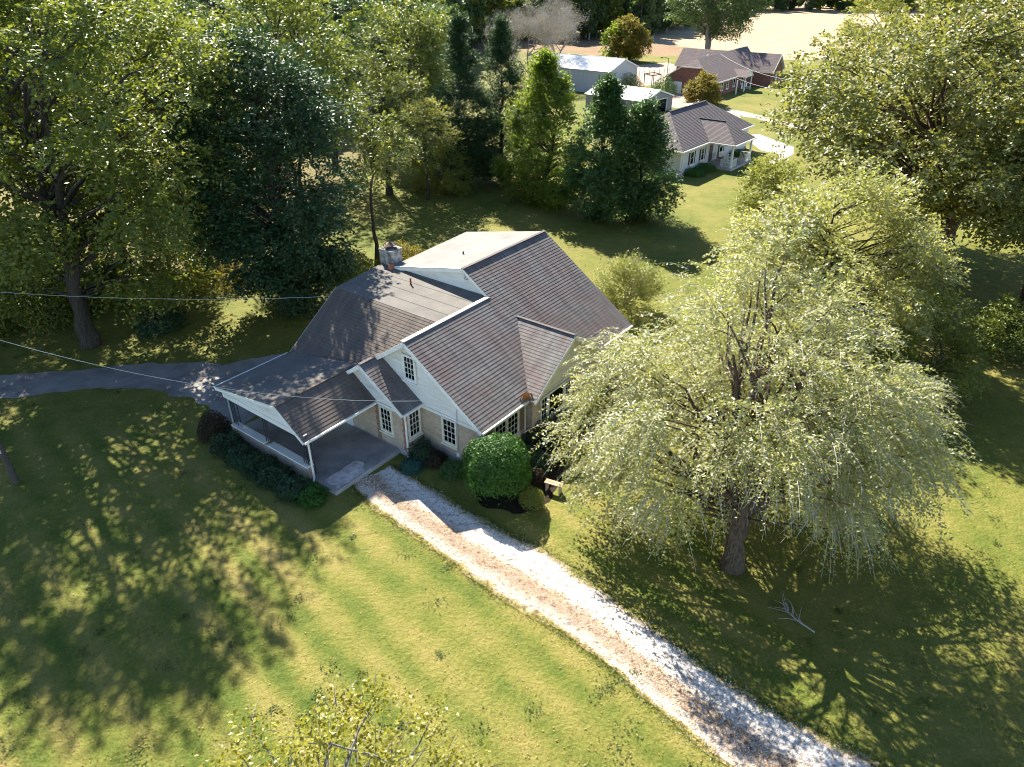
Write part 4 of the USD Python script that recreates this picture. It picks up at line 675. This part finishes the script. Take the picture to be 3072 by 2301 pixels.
# brush and undergrowth of the left grove
for i, (x, y, h, R, lf, lab) in enumerate([(-36.5, 47.5, 7.5, 3.6, 'leaf_oak', 'leafy young tree left of the forked oak trunk'), (-32.3, 49.5, 6.5, 3.2, 'leaf_oak', 'leafy young tree just behind the forked oak trunk'), (-40.5, 43.5, 6.5, 3.2, 'leaf_lime', 'pale leafy young tree at the left picture edge'), (-27.5, 54, 8, 3.8, 'leaf_oak', 'taller leafy young tree in the gap behind the forked oak')]):
    tree('young_tree', lab, 'tree', x, y, h, R, .5, 'dome', lf, n_cl=34, cl=1.1, n_leaf=9000, L=.16, W=.1, tr=.12, seed=140 + i, forks=2, group='young trees of the left grove')
for i, (x, y, rx, hh, lf, lab) in enumerate([(-33.5, 46.5, 2.4, 2.2, 'leaf_oak', 'undergrowth bush left of the forked oak trunk'), (-37, 44.5, 2.2, 2.4, 'leaf_oak', 'undergrowth bush nearest the left edge'), (-25, 45.5, 1.7, 1.5, 'leaf_dark', 'low dark bush right of the forked oak trunk'), (-31, 51, 2.4, 2.6, 'leaf_oak', 'bush in the shade behind the forked oak'), (-23, 53.5, 2.0, 2.2, 'leaf_ochre', 'ochre bush between the forked oak and the dark evergreen'), (-38, 52, 2.8, 3.2, 'leaf_wood', 'tall bush behind the bushes at the left edge'), (-13.2, 55.5, 1.8, 1.6, 'leaf_oak', 'low bush behind the chimney at the foot of the slim tree'), (-9.6, 58.2, 2.2, 1.5, 'leaf_ochre', 'low ochre bush right of the slim tree')]):
    bush('undergrowth_bush', lab, 'bush', x, y, rx, rx, hh, lf, 3600, .16, .09, 130 + i, lump=.3, group='undergrowth of the left grove')

# ---------------------------------------------------------------- neighbouring light house
def lframe(x, y, th): return (x, y, 0), th
nh = thing('bungalow', 'light grey sided bungalow with a hipped brown roof and a small white porch', 'house', (20.12, 85.73, 0), .89)
nL, nW, nh_, nr_, ni = 20.75, 10.1, 3.07, 6.34, 5.33; nsl = (nr_ - nh_) / (nW / 2); pa, pb, pd, pj = 7.03, 13.34, 3.4, 3.04; pz = nh_ + nsl * (pb - pa) / 2; pm = (pa + pb) / 2
o_ = .45
obj('wall', prism(sbox(o_, o_, nL - o_, nW - o_), XY, .3, nh_ - .12), 'siding_far', nh); obj('foundation', prism(sbox(o_ - .03, o_ - .03, nL - o_ + .03, nW - o_ + .03), XY, -.1, .3), 'slab', nh)
HP = lambda *p: [np.array(q, float) for q in p]
for pts, e, up in ((HP((0, 0, nh_), (nL, 0, nh_), (nL - ni, nW / 2, nr_), (ni, nW / 2, nr_)), (1, 0, 0), (0, 1, nsl)), (HP((0, nW, nh_), (nL, nW, nh_), (nL - ni, nW / 2, nr_), (ni, nW / 2, nr_)), (1, 0, 0), (0, -1, nsl)),
    (HP((0, 0, nh_), (0, nW, nh_), (ni, nW / 2, nr_)), (0, 1, 0), (ni, 0, nr_ - nh_)), (HP((nL, 0, nh_), (nL, nW, nh_), (nL - ni, nW / 2, nr_)), (0, 1, 0), (-ni, 0, nr_ - nh_))):
    roof_slope(nh, slope_frame(pts[0], e, up), pts, 'shingle_far', join=True, under_m='white_paint', hi=.03)
py_in = (pz - nh_) / nsl
for pts, e, up in ((HP((pa, -pd, nh_), (pb, -pd, nh_), (pm, -pd + pj, pz)), (1, 0, 0), (0, pj, pz - nh_)), (HP((pa, -pd, nh_), (pm, -pd + pj, pz), (pm, py_in, pz), (pa, 0, nh_)), (0, 1, 0), (1, 0, nsl)), (HP((pb, -pd, nh_), (pm, -pd + pj, pz), (pm, py_in, pz), (pb, 0, nh_)), (0, 1, 0), (-1, 0, nsl))):
    roof_slope(nh, slope_frame(pts[0], e, up), pts, 'shingle_far', join=True, under_m='white_paint', hi=.03)
mb = MB(); mb.bar((ni, nW / 2, nr_ + .04), (nL - ni, nW / 2, nr_ + .04), .3, .06); obj('ridge_cap', mb.get(), 'shutter', nh); mb = MB(); mb.bar((pm, -pd + pj, pz + .04), (pm, py_in, pz + .04), .25, .06); obj('ridge_cap', mb.get(), 'shutter', nh)
for a, b in (((0, -.05), (pa, -.05)), ((pb, -.05), (nL, -.05)), ((-.05, 0), (-.05, nW)), ((nL + .05, 0), (nL + .05, nW)), ((pa, -pd - .05), (pb, -pd - .05)), ((pa - .05, -pd), (pa - .05, -.1)), ((pb + .05, -pd), (pb + .05, -.1))):
    mb = MB(); mb.bar((*a, nh_ - .06), (*b, nh_ - .06), .12, .16); obj('gutter', mb.get(), 'white_paint', nh)
for q in ((.3, .3), (.75, .25)):
    mb = MB(); mb.tube([(q[0] * .4, .1, nh_ - .15), (q[0], q[1], nh_ - .6), (q[0], q[1], .25), (q[0] + .05, q[1] - .35, .06)], .06, 6); obj('downspout', mb.get(), 'white_paint', nh)
for wx, ww_, wz, wh in ((3.1, .85, 1.0, 1.45), (6.0, .8, 1.0, 1.4), (11.4, .9, 1.0, 1.4), (16.5, .9, 1.0, 1.4)):
    w_ = window('window', (wx, o_ - .01, wz), (1, 0, 0), (0, -1, 0), ww_, wh, (1, 1), parent=nh)
    for s_ in (-.45, ww_ + .13):
        mb = MB(); mb.box((wx + s_, o_ - .05, wz), (wx + s_ + .32, o_ - .005, wz + wh)); obj('shutter', mb.get(), 'shutter', nh)
mb = MB(); mb.box((8.35, o_ - .05, .35), (9.3, o_ - .005, 2.45)); dn = obj('door', mb.get(), 'door_dark', nh); mb = MB(); mb.tube([(9.2, o_ - .1, 1.35), (9.2, o_ - .05, 1.35)], .04, 6); obj('handle', mb.get(), 'galvanised', dn)
obj('porch_floor', prism(sbox(pa + .1, -pd + .1, pb - .1, o_ - .03), XY, 0, .3), 'concrete_pale', nh)
for q in ((pa + .35, -pd + .35), (pb - .35, -pd + .35)):
    mb = MB(); mb.box((q[0] - .11, q[1] - .11, .3), (q[0] + .11, q[1] + .11, nh_ - .1)); mb.box((q[0] - .16, q[1] - .16, .3), (q[0] + .16, q[1] + .16, .55)); mb.box((q[0] - .16, q[1] - .16, nh_ - .35), (q[0] + .16, q[1] + .16, nh_ - .12)); obj('porch_post', mb.get(), 'white_paint', nh)
def railing(a, b, parent):
    a, b = np.array(a, float), np.array(b, float); mb = MB(); mb.bar((*a, 1.2), (*b, 1.2), .09, .06); rl = obj('railing', mb.get(), 'white_paint', parent); mb = MB(); mb.bar((*a, .45), (*b, .45), .07, .05); obj('bottom_rail', mb.get(), 'white_paint', rl); n = max(2, int(np.linalg.norm(b - a) / .16))
    for k in range(n + 1):
        p = a + (b - a) * k / n; mb = MB(); mb.bar((*p, .3), (*p, 1.2), .045); obj('baluster', mb.get(), 'white_paint', rl)
railing((pa + .5, -pd + .3), (pa + 1.9, -pd + .3), nh); railing((pa + .3, -pd + .5), (pa + .3, -pd + 1.7), nh); railing((pb - 1.8, -pd + .3), (pb - .5, -pd + .3), nh); railing((pb - .3, -pd + .5), (pb - .3, -pd + 1.6), nh)
def n2w(u, v): t = .89; return 20.12 + u * math.cos(t) - v * math.sin(t), 85.73 + u * math.sin(t) + v * math.cos(t)
def bench(u, v, rz, label, m='white_paint', w=1.3, z=.3):
    x, y = n2w(u, v); t = thing('garden_bench', label, 'bench', (x, y, z), .89 + rz, 'white benches on the bungalow porch')
    for k in range(4): mb = MB(); mb.box((-w / 2, -.22 + k * .115, .42), (w / 2, -.13 + k * .115, .45)); obj('seat_slat', mb.get(), m, t)
    mb = MB(); arch = [(x_, .25, .95 - .28 * (x_ / (w / 2)) ** 2) for x_ in np.linspace(-w / 2, w / 2, 9)]; mb.tube(arch, .04, 5); mb.bar((-w / 2, .25, .5), (w / 2, .25, .5), .06); back = obj('backrest', mb.get(), m, t)
    for x_ in np.linspace(-w / 2 + .1, w / 2 - .1, 7): mb = MB(); mb.bar((x_, .25, .5), (x_, .25, .95 - .28 * (x_ / (w / 2)) ** 2), .04); obj('baluster', mb.get(), m, back)
    for sx in (-1, 1):
        mb = MB(); mb.bar((sx * w / 2, -.25, .64), (sx * w / 2, .25, .64), .07, .05); obj('armrest', mb.get(), m, t)
        for sy in (-.24, .25): mb = MB(); mb.bar((sx * w / 2, sy, 0), (sx * w / 2, sy, .66), .06); obj('leg', mb.get(), m, t)
bench(8.0, -2.2, math.pi / 2, 'white garden bench at the left side of the bungalow porch'); bench(10.6, -1.2, 0, 'white arched garden bench before the porch window of the bungalow')
x, y = n2w(9.9, -.35); t = thing('porch_chair', 'dark red wooden chair beside the dark front door of the bungalow', 'chair', (x, y, .3), .89)
mb = MB(); mb.box((-.28, -.28, .40), (.28, .26, .45)); obj('seat', mb.get(), 'porch_chair_red', t); mb = MB(); mb.box((-.28, .22, .45), (.28, .27, 1.0)); obj('backrest', mb.get(), 'porch_chair_red', t)
for sx in (-.24, .24):
    for sy in (-.24, .22): mb = MB(); mb.bar((sx, sy, 0), (sx, sy, .42), .05); obj('leg', mb.get(), 'porch_chair_red', t)
for i, (u, v, rx, ry, hh, lab) in enumerate([(2.6, -.6, 1.3, .7, .9, 'low hedge below the left front window of the bungalow'), (5.4, -.7, 1.4, .7, .9, 'low hedge below the second front window of the bungalow'), (15.5, -.8, 1.5, .7, .8, 'low hedge right of the bungalow porch'), (12.3, -4.6, .7, .6, .6, 'small shrub beside the garden walk of the bungalow')]):
    x, y = n2w(u, v); bush('front_hedge', lab, 'hedge', x, y, rx, rx, hh, 'leaf_shrub', 1500, .14, .09, 150 + i)

# ---------------------------------------------------------------- sheds
def shed(name, label, x, y, th, L, W, h, r, roofm, wallm, door=None):
    t = thing(name, label, 'shed', (x, y, 0), th); prof = Polygon([(0, 0), (W, 0), (W, h), (W / 2, r), (0, h)]); fr = ((0, 0, 0), (0, 1, 0), (0, 0, 1), (1, 0, 0))
    if door: prof_d = prof.difference(sbox(door[0], -1, door[1], door[2]))
    obj('wall', prism(sbox(-L, 0, 0, .1), XY, 0, h), wallm, t); obj('wall', prism(sbox(-L, W - .1, 0, W), XY, 0, h), wallm, t); obj('gable_wall', prism(prof.buffer(-.003), fr, -L + .003, -L + .1), wallm, t); obj('gable_wall', prism((prof_d if door else prof).buffer(-.003), fr, -.1, -.003), wallm, t)
    if door:
        obj('door_frame', prism(sbox(door[0] - .12, 0, door[1] + .12, door[2] + .12).difference(sbox(door[0], -1, door[1], door[2])), fr, 0, .04), 'white_paint', t); obj('floor', prism(sbox(-L + .15, .15, -.15, W - .15), XY, .005, .03), 'dark_inside', t)
    for k in range(int(L / .6)):
        mb = MB(); mb.box((-L + .2 + k * .6, -.03, .05), (-L + .26 + k * .6, .0, h - .02)); obj('wall_rib', mb.get(), wallm, t)
    ov = .25
    for s_ in (0, 1):
        a = (-ov if s_ == 0 else W + ov); za = h - ov * (r - h) / (W / 2); n = int(L / .95)
        base = obj('roof_slope', prism(Polygon([(0, 0), (L + .4, 0), (L + .4, math.hypot(W / 2 + ov, r - za)), (0, math.hypot(W / 2 + ov, r - za))]), slope_frame((-L - .2, a, za), (1, 0, 0), (0, W / 2 - a, r - za)), .0, .05), roofm, t)
        for k in range(n + 1):
            f_ = slope_frame((-L - .2, a, za), (1, 0, 0), (0, W / 2 - a, r - za)); q = k * (L + .36) / n
            obj('roof_rib', prism(sbox(q, 0, q + .04, math.hypot(W / 2 + ov, r - za) - .02), f_, .045, .075), roofm, base)
    mb = MB(); mb.bar((-L - .2, W / 2, r + .07), (.2, W / 2, r + .07), .3, .04); obj('ridge_cap', mb.get(), roofm, t)
    for y0, y1, z0, z1 in ((-ov, W / 2, h - ov * (r - h) / (W / 2), r), (W + ov, W / 2, h - ov * (r - h) / (W / 2), r)):
        mb = MB(); mb.bar((.21, y0, z0 - .05), (.21, y1, z1 - .05), .03, .18); obj('gable_trim', mb.get(), 'metal_white', t)
    return t
shed('metal_shed', 'large grey metal shed with a white ribbed roof', 18.66, 146.91, -.67, 18.38, 10.6, 4.17, 5.93, 'metal_white', 'metal_grey')
shed('garage_shed', 'lower white-roofed garage with an open dark door behind the bungalow', 21.96, 125.14, -.74, 12.12, 8.93, 2.35, 3.6, 'metal_white', 'metal_dark', door=(1.6, 7.0, 2.05))
mb = MB()
for q in ((27, 156.2), (29.2, 158.0), (28.3, 154.8), (30.4, 156.6)): mb.bar((*q, 0), (*q, 2.6), .14)
sd = thing('lean_to', 'open timber lean-to frame at the right end of the large grey shed', 'lean-to', (0, 0, 0)); obj('post', mb.get(), 'wood_pole', sd); mb = MB(); mb.bar((27, 156.2, 2.65), (29.2, 158, 2.65), .15); mb.bar((28.3, 154.8, 2.5), (30.4, 156.6, 2.5), .15); mb.bar((27, 156.2, 2.65), (28.3, 154.8, 2.5), .15); mb.bar((29.2, 158, 2.65), (30.4, 156.6, 2.5), .15); obj('beam', mb.get(), 'wood_pole', sd)
lp = thing('yard_lamp', 'dark yard lamp post with a short arm on the grass left of the brick house', 'lamp post', (33.2, 164.5, 0)); mb = MB(); mb.tube([(0, 0, 0), (0, 0, 4.6)], [.09, .07], 7); obj('post', mb.get(), 'iron', lp); mb = MB(); mb.tube([(0, 0, 4.5), (-.7, .2, 4.8), (-1.3, .4, 4.75)], .05, 6); obj('arm', mb.get(), 'iron', lp); mb = MB(); mb.tube([(-1.2, .37, 4.72), (-1.6, .5, 4.66)], [.1, .14], 7); obj('lamp_head', mb.get(), 'iron', lp)
fe = thing('yard_fence', 'low grey wire fence on the grass between the shed and the brick house', 'fence', (0, 0, 0))
fp = [np.array(q, float) for q in np.linspace((28.5, 172), (38.5, 178), 9)]
for p in fp: mb = MB(); mb.bar((*p, 0), (*p, 1.2), .09); obj('post', mb.get(), 'wood_pole', fe)
for z in (.3, .6, .9, 1.1): mb = MB(); mb.bar((*fp[0], z), (*fp[-1], z), .03); obj('wire_strand', mb.get(), 'wire', fe)

# ---------------------------------------------------------------- red brick house
bh = thing('brick_house', 'red brick house with a long slate-dark roof and a front garage wing', 'house', (35.44, 169.03, 0), -.62)
bL, bW, bz, br_, ca, cb, cd, cr_, ce = 21.7, 8.09, 2.68, 5.91, 6.03, 17.51, 18.4, 6.33, 11.09; cm = (ca + cb) / 2; cs_ = (cr_ - bz) / ((cb - ca) / 2); ms_ = (br_ - bz) / (bW / 2)
obj('wall', prism(unary_union([sbox(.4, .4, bL - .4, bW - .4), sbox(ca + .4, -cd + .4, cb - .4, .5)]), XY, 0, bz - .1), 'brick_red', bh)
obj('gable_wall', prism(Polygon([(.4, bz - .1), (bW - .4, bz - .1), (bW / 2, br_ - .3)]), ((0, 0, 0), (0, 1, 0), (0, 0, 1), (1, 0, 0)), .42, bL - .42), 'brick_red', bh)
clip = bz + (cr_ - bz) * .62
obj('gable_wall', prism(Polygon([(ca + .4, bz - .1), (cb - .4, bz - .1), (cb - (clip - bz) / cs_ - .1, clip - .1), (ca + (clip - bz) / cs_ + .1, clip - .1)]), ((0, 0, 0), (1, 0, 0), (0, 0, 1), (0, 1, 0)), -cd + .42, 4), 'brick_red', bh)
for sg in (0, 1):
    a = 0 if sg == 0 else bW; pts = HP((0, a, bz), (bL, a, bz), (bL, bW / 2, br_), (0, bW / 2, br_)); roof_slope(bh, slope_frame(pts[0], (1, 0, 0), (0, bW / 2 - a, br_ - bz)), pts, 'shingle_brickhouse', join=True, expo=.4, under_m='white_paint')
jk = (cr_ - clip) * .9
for sg in (0, 1):
    a = ca if sg == 0 else cb; ix = a + (cm - a) * (clip - bz) / (cr_ - bz); pts = HP((a, -cd, bz), (ix, -cd, clip), (cm, -cd + jk + .8, cr_), (cm, ce, cr_), (a, ce - 6, bz)); roof_slope(bh, slope_frame((a, -cd, bz), (0, 1, 0), (cm - a, 0, cr_ - bz)), pts, 'shingle_brickhouse', join=True, expo=.4, under_m='white_paint')
il, ir = ca + (clip - bz) / cs_, cb - (clip - bz) / cs_; pts = HP((il, -cd, clip), (ir, -cd, clip), (cm, -cd + jk + .8, cr_)); roof_slope(bh, slope_frame(pts[0], (1, 0, 0), (0, jk + .8, cr_ - clip)), pts, 'shingle_brickhouse', join=True, expo=.4, under_m='white_paint')
pts = HP((ca + .2, ce - 6, bz), (cb - .2, ce - 6, bz), (cm, ce, cr_)); roof_slope(bh, slope_frame(pts[0], (1, 0, 0), (0, 6, cr_ - bz)), pts, 'shingle_brickhouse', join=True, expo=.4, under_m='white_paint') if False else None
for x0, x1 in ((ca + 1.2, ca + 3.9),):
    gd = obj('garage_door', prism(sbox(x0, 0, x1, 2.15), ((0, -cd + .39, 0), (1, 0, 0), (0, 0, 1), (0, -1, 0)), 0, .05), 'white_paint', bh)
    for k in range(4): obj('door_panel', prism(sbox(x0 + .08, .08 + k * .52, x1 - .08, .52 + k * .52), ((0, -cd + .39, 0), (1, 0, 0), (0, 0, 1), (0, -1, 0)), .05, .07), 'white_paint', gd)
for u, wd in ((-16, .9), (-13.2, .9), (-9.6, .9), (-5.2, 1.0)): window('window', (cb - .39, u, 1.0), (0, 1, 0), (1, 0, 0), wd, 1.3, (1, 1), parent=bh)
window('window', (bL - .39, 3.4, 1.2), (0, 1, 0), (1, 0, 0), .6, 1.3, (1, 1), parent=bh)
# front porch gable on the long eave of the wing
q0 = -6.5; pts_ = [(cb + 1.8, q0 - 2.1, bz - .05), (cb + 1.8, q0, bz + 1.05), (cb + 1.8, q0 + 2.1, bz - .05)]
for sg in (-1, 1):
    pts = HP((cb + 1.8, q0 + sg * 2.1, bz - .05), (cb + 1.8, q0, bz + 1.15), (cb - 2.4, q0, bz + 1.15), (cb - .1, q0 + sg * 2.1, bz - .05)); roof_slope(bh, slope_frame(pts[0], (1, 0, 0), (0, -sg * 2.1, 1.2)), pts, 'shingle_brickhouse', join=True, expo=.4, under_m='white_paint')
obj('porch_gable', prism(Polygon([(q0 - 1.9, bz - .08), (q0 + 1.9, bz - .08), (q0, bz + .98)]), ((cb + 1.6, 0, 0), (0, 1, 0), (0, 0, 1), (1, 0, 0)), 0, .08), 'white_paint', bh)
for u in (q0 - 1.8, q0 + 1.8, q0 - 6.2): mb = MB(); mb.box((cb + 1.4, u - .09, 0), (cb + 1.58, u + .09, bz - .1)); obj('porch_post', mb.get(), 'white_paint', bh)
for a, b in (((cb + .02, -cd, bz - .05), (cb + .02, q0 - 2.2, bz - .05)), ((cb + .02, q0 + 2.2, bz - .05), (cb + .02, -.2, bz - .05)), ((ca, -cd - .03, bz - .08), (il, -cd - .03, clip - .08)), ((ir, -cd - .03, clip - .08), (cb, -cd - .03, bz - .08)), ((il, -cd - .05, clip - .05), (ir, -cd - .05, clip - .05)), ((bL + .03, 0, bz - .08), (bL + .03, bW / 2, br_ - .08))):
    mb = MB(); mb.bar(a, b, .08, .2); obj('fascia', mb.get(), 'cream_paint', bh)
for q in ((9.4, -12.8), (10.6, -8.2)): mb = MB(); z_ = bz + (q[0] - ca) * cs_; mb.tube([(q[0], q[1], z_ - .1), (q[0], q[1], z_ + .55)], .2, 8); obj('roof_vent', mb.get(), 'metal_white', bh)
mb = MB(); mb.tube([(cb - 2.4, -13.2, bz + 2.4 * cs_ - .1), (cb - 2.4, -13.2, bz + 2.4 * cs_ + 2.0)], .05, 6); obj('service_mast', mb.get(), 'galvanised', bh)
def b2w(u, v): t = -.62; return 35.44 + u * math.cos(t) - v * math.sin(t), 169.03 + u * math.sin(t) + v * math.cos(t)
for i, (v, lab) in enumerate(((-7.4, 'white porch chair left of the porch post of the red brick house'), (-4.9, 'white porch chair right of the porch post of the red brick house'))):
    x, y = b2w(cb + 1.0, v); t = thing('porch_chair', lab, 'chair', (x, y, .02), -.62 + math.pi / 2)
    mb = MB(); mb.box((-.33, -.3, .40), (.33, .3, .46)); obj('seat', mb.get(), 'metal_white', t); mb = MB(); mb.box((-.33, .26, .46), (.33, .32, 1.15)); obj('backrest', mb.get(), 'metal_white', t)
    for sx in (-.3, .3):
        for sy in (-.26, .26): mb = MB(); mb.bar((sx, sy, 0), (sx, sy, .44), .06); obj('leg', mb.get(), 'metal_white', t)
# parked car between the garage and the bungalow roof
car = thing('parked_car', 'dark car parked beside the garage, mostly hidden by the bungalow roof', 'car', (31.6, 128.6, 0), .3)
pf = Polygon([(-2.2, .35), (-2.25, .8), (-1.5, .95), (-.85, 1.42), (.75, 1.45), (1.45, 1.0), (2.2, .85), (2.25, .4)]).buffer(.06)
obj('body', prism(pf, ((0, 0, 0), (1, 0, 0), (0, 0, 1), (0, 1, 0)), -.86, .86), 'car_paint', car)
for s_ in (-1, 1): obj('side_window', prism(Polygon([(-1.3, .98), (-.8, 1.36), (.7, 1.39), (1.2, 1.02)]), ((0, s_ * .862, 0), (1, 0, 0), (0, 0, 1), (0, s_, 0)), 0, .01), 'dark_inside', car)
for sx in (-1.4, 1.4):
    for sy in (-.78, .78): mb = MB(); mb.tube([(sx, sy - .11, .33), (sx, sy + .11, .33)], .33, 14); w_ = obj('wheel', mb.get(), 'tyre', car)

# ---------------------------------------------------------------- poles, wires and small things
pole = thing('utility_pole', 'weathered wooden utility pole at the left edge of the lawn', 'pole', (-24.9, 28.1, 0)); mb = MB(); mb.tube([(0, 0, -.3), (-.05, 0, 4), (-.1, 0, 9.5)], [.17, .155, .12], 10); obj('post', mb.get(), 'wood_pole', pole); mb = MB(); mb.tube([(-.06, -.01, 1.9), (-.07, -.01, 3.0)], [.168, .165], 10); obj('metal_sleeve', mb.get(), 'galvanised', pole); mb = MB(); mb.bar((-1.1, 0, 8.9), (.9, 0, 8.9), .1, .12); obj('crossarm', mb.get(), 'wood_pole', pole)
def wire(label, a, b, sag, rad=.009, cat='wire'):
    a, b = np.array(a, float), np.array(b, float); t = np.linspace(0, 1, 24)[:, None]; P = a + (b - a) * t - np.array([0, 0, 1.0]) * sag * 4 * t * (1 - t)
    v, f = tube(P, rad, 5); obj('overhead_wire', (v, f), 'wire', None, label=label, cat=cat)
def hl(w, u, z): return (*hw(w, u), z)
wire('service wire from the utility pole to the front gable of the farmhouse', (-25.0, 28.1, 8.9), hl(3.0, -.38, 4.1), 1.3)
wire('wire crossing before the grove to the left roof edge of the farmhouse', (-46, 39.0, 7.6), hl(-8.7, 2.4, 5.5), 1.0)
wire('upper wire before the red brick house', (44, 118, 6.5), b2w(cb - 2.4, -13.2) + (7.0,), .8, .02); wire('lower wire before the red brick house', (44.5, 118, 5.0), b2w(cb + .3, -10) + (2.6,), .5, .018)
# plank bench in the planting bed
x, y = 2.05, 27.4; t = thing('plank_bench', 'weathered plank bench half hidden by the drooping elm sprays', 'bench', (x, y, 0), -.45)
for k in range(2): mb = MB(); mb.box((-.45, -.17 + k * .18, .50), (.45, -.01 + k * .18, .55)); obj('seat_plank', mb.get(), 'wood_plank', t)
for sx in (-.35, .35): mb = MB(); mb.box((sx - .03, -.15, 0), (sx + .03, .15, .50)); obj('leg', mb.get(), 'wood_plank', t)
# dead branch on the lawn
r = np.random.default_rng(17); mb = MB(); fb = thing('fallen_branch', 'pale bare dead branch lying on the shaded grass before the elm trunk', 'branch', (11.2, 19.6, .05), 2.2)
mb.tube([(-1.0, 0, .02), (-.3, .1, .08), (.4, .02, .1)], [.035, .03, .018], 6)
for k in range(13):
    a = np.array([r.uniform(-.5, .4), .05, .08]); e = a + [r.uniform(.3, 1.0), r.normal(0, .45), r.uniform(.0, .25)]; mb.tube(bez(a, (a + e) / 2 + r.normal(0, .15, 3) * [1, 1, .3] + [0, 0, .1], e, 6), np.linspace(.016, .005, 6), 4)
obj('twig', mb.get(), 'twig_pale', fb)
# grass tufts, fallen leaves
def grass_field(n, seed):
    r = np.random.default_rng(seed); Y = 12.5 + 50 * r.random(n) ** 1.7; X = (r.random(n) * 2 - 1) * (Y * .72 + 9); p = np.c_[X, Y]
    from shapely import contains_xy
    keep = ~contains_xy(foot_w.buffer(.05), X, Y); d2 = np.min(((p[:, None, :] - C[None, ::6]) ** 2).sum(-1), 1); keep &= (d2 > 1.5 ** 2) | (r.random(n) < .06); keep &= ~contains_xy(path_w, X, Y)
    return p[keep], r
path_w = Polygon([(-40, 37.6), (-32.4, 38.9), (-28.3, 39.4), (-23.4, 40.5), (-18.7, 40.2), (-16.7, 41.3), (-13.4, 42.0), (-12.0, 39.4), (-15.3, 33.1), (-16.6, 33.8), (-19.0, 36.1), (-22.0, 37.2), (-26.7, 37.0), (-30.6, 35.9), (-40, 34.0)])
foot_w = Polygon([hw(*q) for q in [(-8.8, -5.8), (-.05, -5.65), (-.05, -1.2), (.6, -1.2), (.6, -.05), (4.65, -.05), (4.65, 3.6), (5.1, 3.6), (5.1, 10.6), (4.65, 10.6), (4.65, 14.3), (-8.4, 14.3)]])
p, r = grass_field(150000, 21); n = len(p); a = r.uniform(0, 6.28, n); hgt = r.uniform(.012, .04, n); wd = r.uniform(.006, .014, n); bend = r.normal(0, .04, (n, 2))
v = np.stack([np.c_[p[:, 0] - np.cos(a) * wd, p[:, 1] - np.sin(a) * wd, np.zeros(n)], np.c_[p[:, 0] + np.cos(a) * wd, p[:, 1] + np.sin(a) * wd, np.zeros(n)], np.c_[p + bend, hgt]], 1).reshape(-1, 3)
obj('grass', (v, np.arange(3 * n).reshape(-1, 3)), 'blade', kind='stuff', label='tufts of mown grass standing out of the lawn', cat='grass')
p, r = grass_field(3000, 22); m = 6000; q = np.c_[r.normal(0, 1, (m, 2)) * [7, 6], np.zeros(m)]; ctr = np.array([(-25, 44, 0), (-15, 47, 0), (24, 42, 0), (31, 38, 0), (10, 21, 0), (-9, 60, 0), (5, 66, 0)])[r.integers(0, 7, m)]; c = np.vstack([np.c_[p, np.full(len(p), .035)], (q + ctr) + [0, 0, .035]])
from shapely import contains_xy
c = c[~contains_xy(foot_w, c[:, 0], c[:, 1])]; k = len(c)
obj('leaf_litter', leaves_mesh(c, r.normal(size=(k, 3)) * [1, 1, .25], r.normal(0, .35, (k, 3)) + [0, 0, 1], r.uniform(.05, .10, k), r.uniform(.035, .07, k)), 'litter', kind='stuff', label='dry fallen leaves scattered over the lawn', cat='leaves')
# grass creeping over the edges of the drive, and clover in the lawn
r = np.random.default_rng(31); n = 15000; k = r.integers(0, len(S), n); sd_ = np.where(r.random(n) < .5, -1, 1); u = sd_ * (1 + np.abs(r.normal(0, .13, n)) - .10); u = np.where(r.random(n) < .12, r.normal(.02, .2, n), u)
p = C[k] + Nn[k] * (u * half[k])[:, None] + r.normal(0, .06, (n, 2)); a = r.uniform(0, 6.28, n); hgt = r.uniform(.025, .075, n); wd = r.uniform(.008, .018, n); bend = r.normal(0, .06, (n, 2))
v = np.stack([np.c_[p[:, 0] - np.cos(a) * wd, p[:, 1] - np.sin(a) * wd, np.full(n, .0)], np.c_[p[:, 0] + np.cos(a) * wd, p[:, 1] + np.sin(a) * wd, np.full(n, .0)], np.c_[p + bend, hgt]], 1).reshape(-1, 3)
obj('verge_grass', (v, np.arange(3 * n).reshape(-1, 3)), 'blade', kind='stuff', label='longer grass creeping over the edges of the gravel drive', cat='grass')
p, r = grass_field(300, 33); m = 34; q = np.repeat(p, m, 0) + r.normal(0, 1, (len(p) * m, 2)) * np.repeat(r.uniform(.08, .32, len(p)), m)[:, None]; k = len(q); keep = ~contains_xy(foot_w, q[:, 0], q[:, 1]); q = q[keep]; k = len(q)
obj('clover', leaves_mesh(np.c_[q, r.uniform(.03, .06, k)], r.normal(size=(k, 3)) * [1, 1, .2], r.normal(0, .3, (k, 3)) + [0, 0, 1], r.uniform(.05, .10, k), r.uniform(.04, .08, k)), 'clover_leaf', kind='stuff', label='dark green patches of clover and weeds in the lawn', cat='clover')
print('leaf triangles', TRI[0])
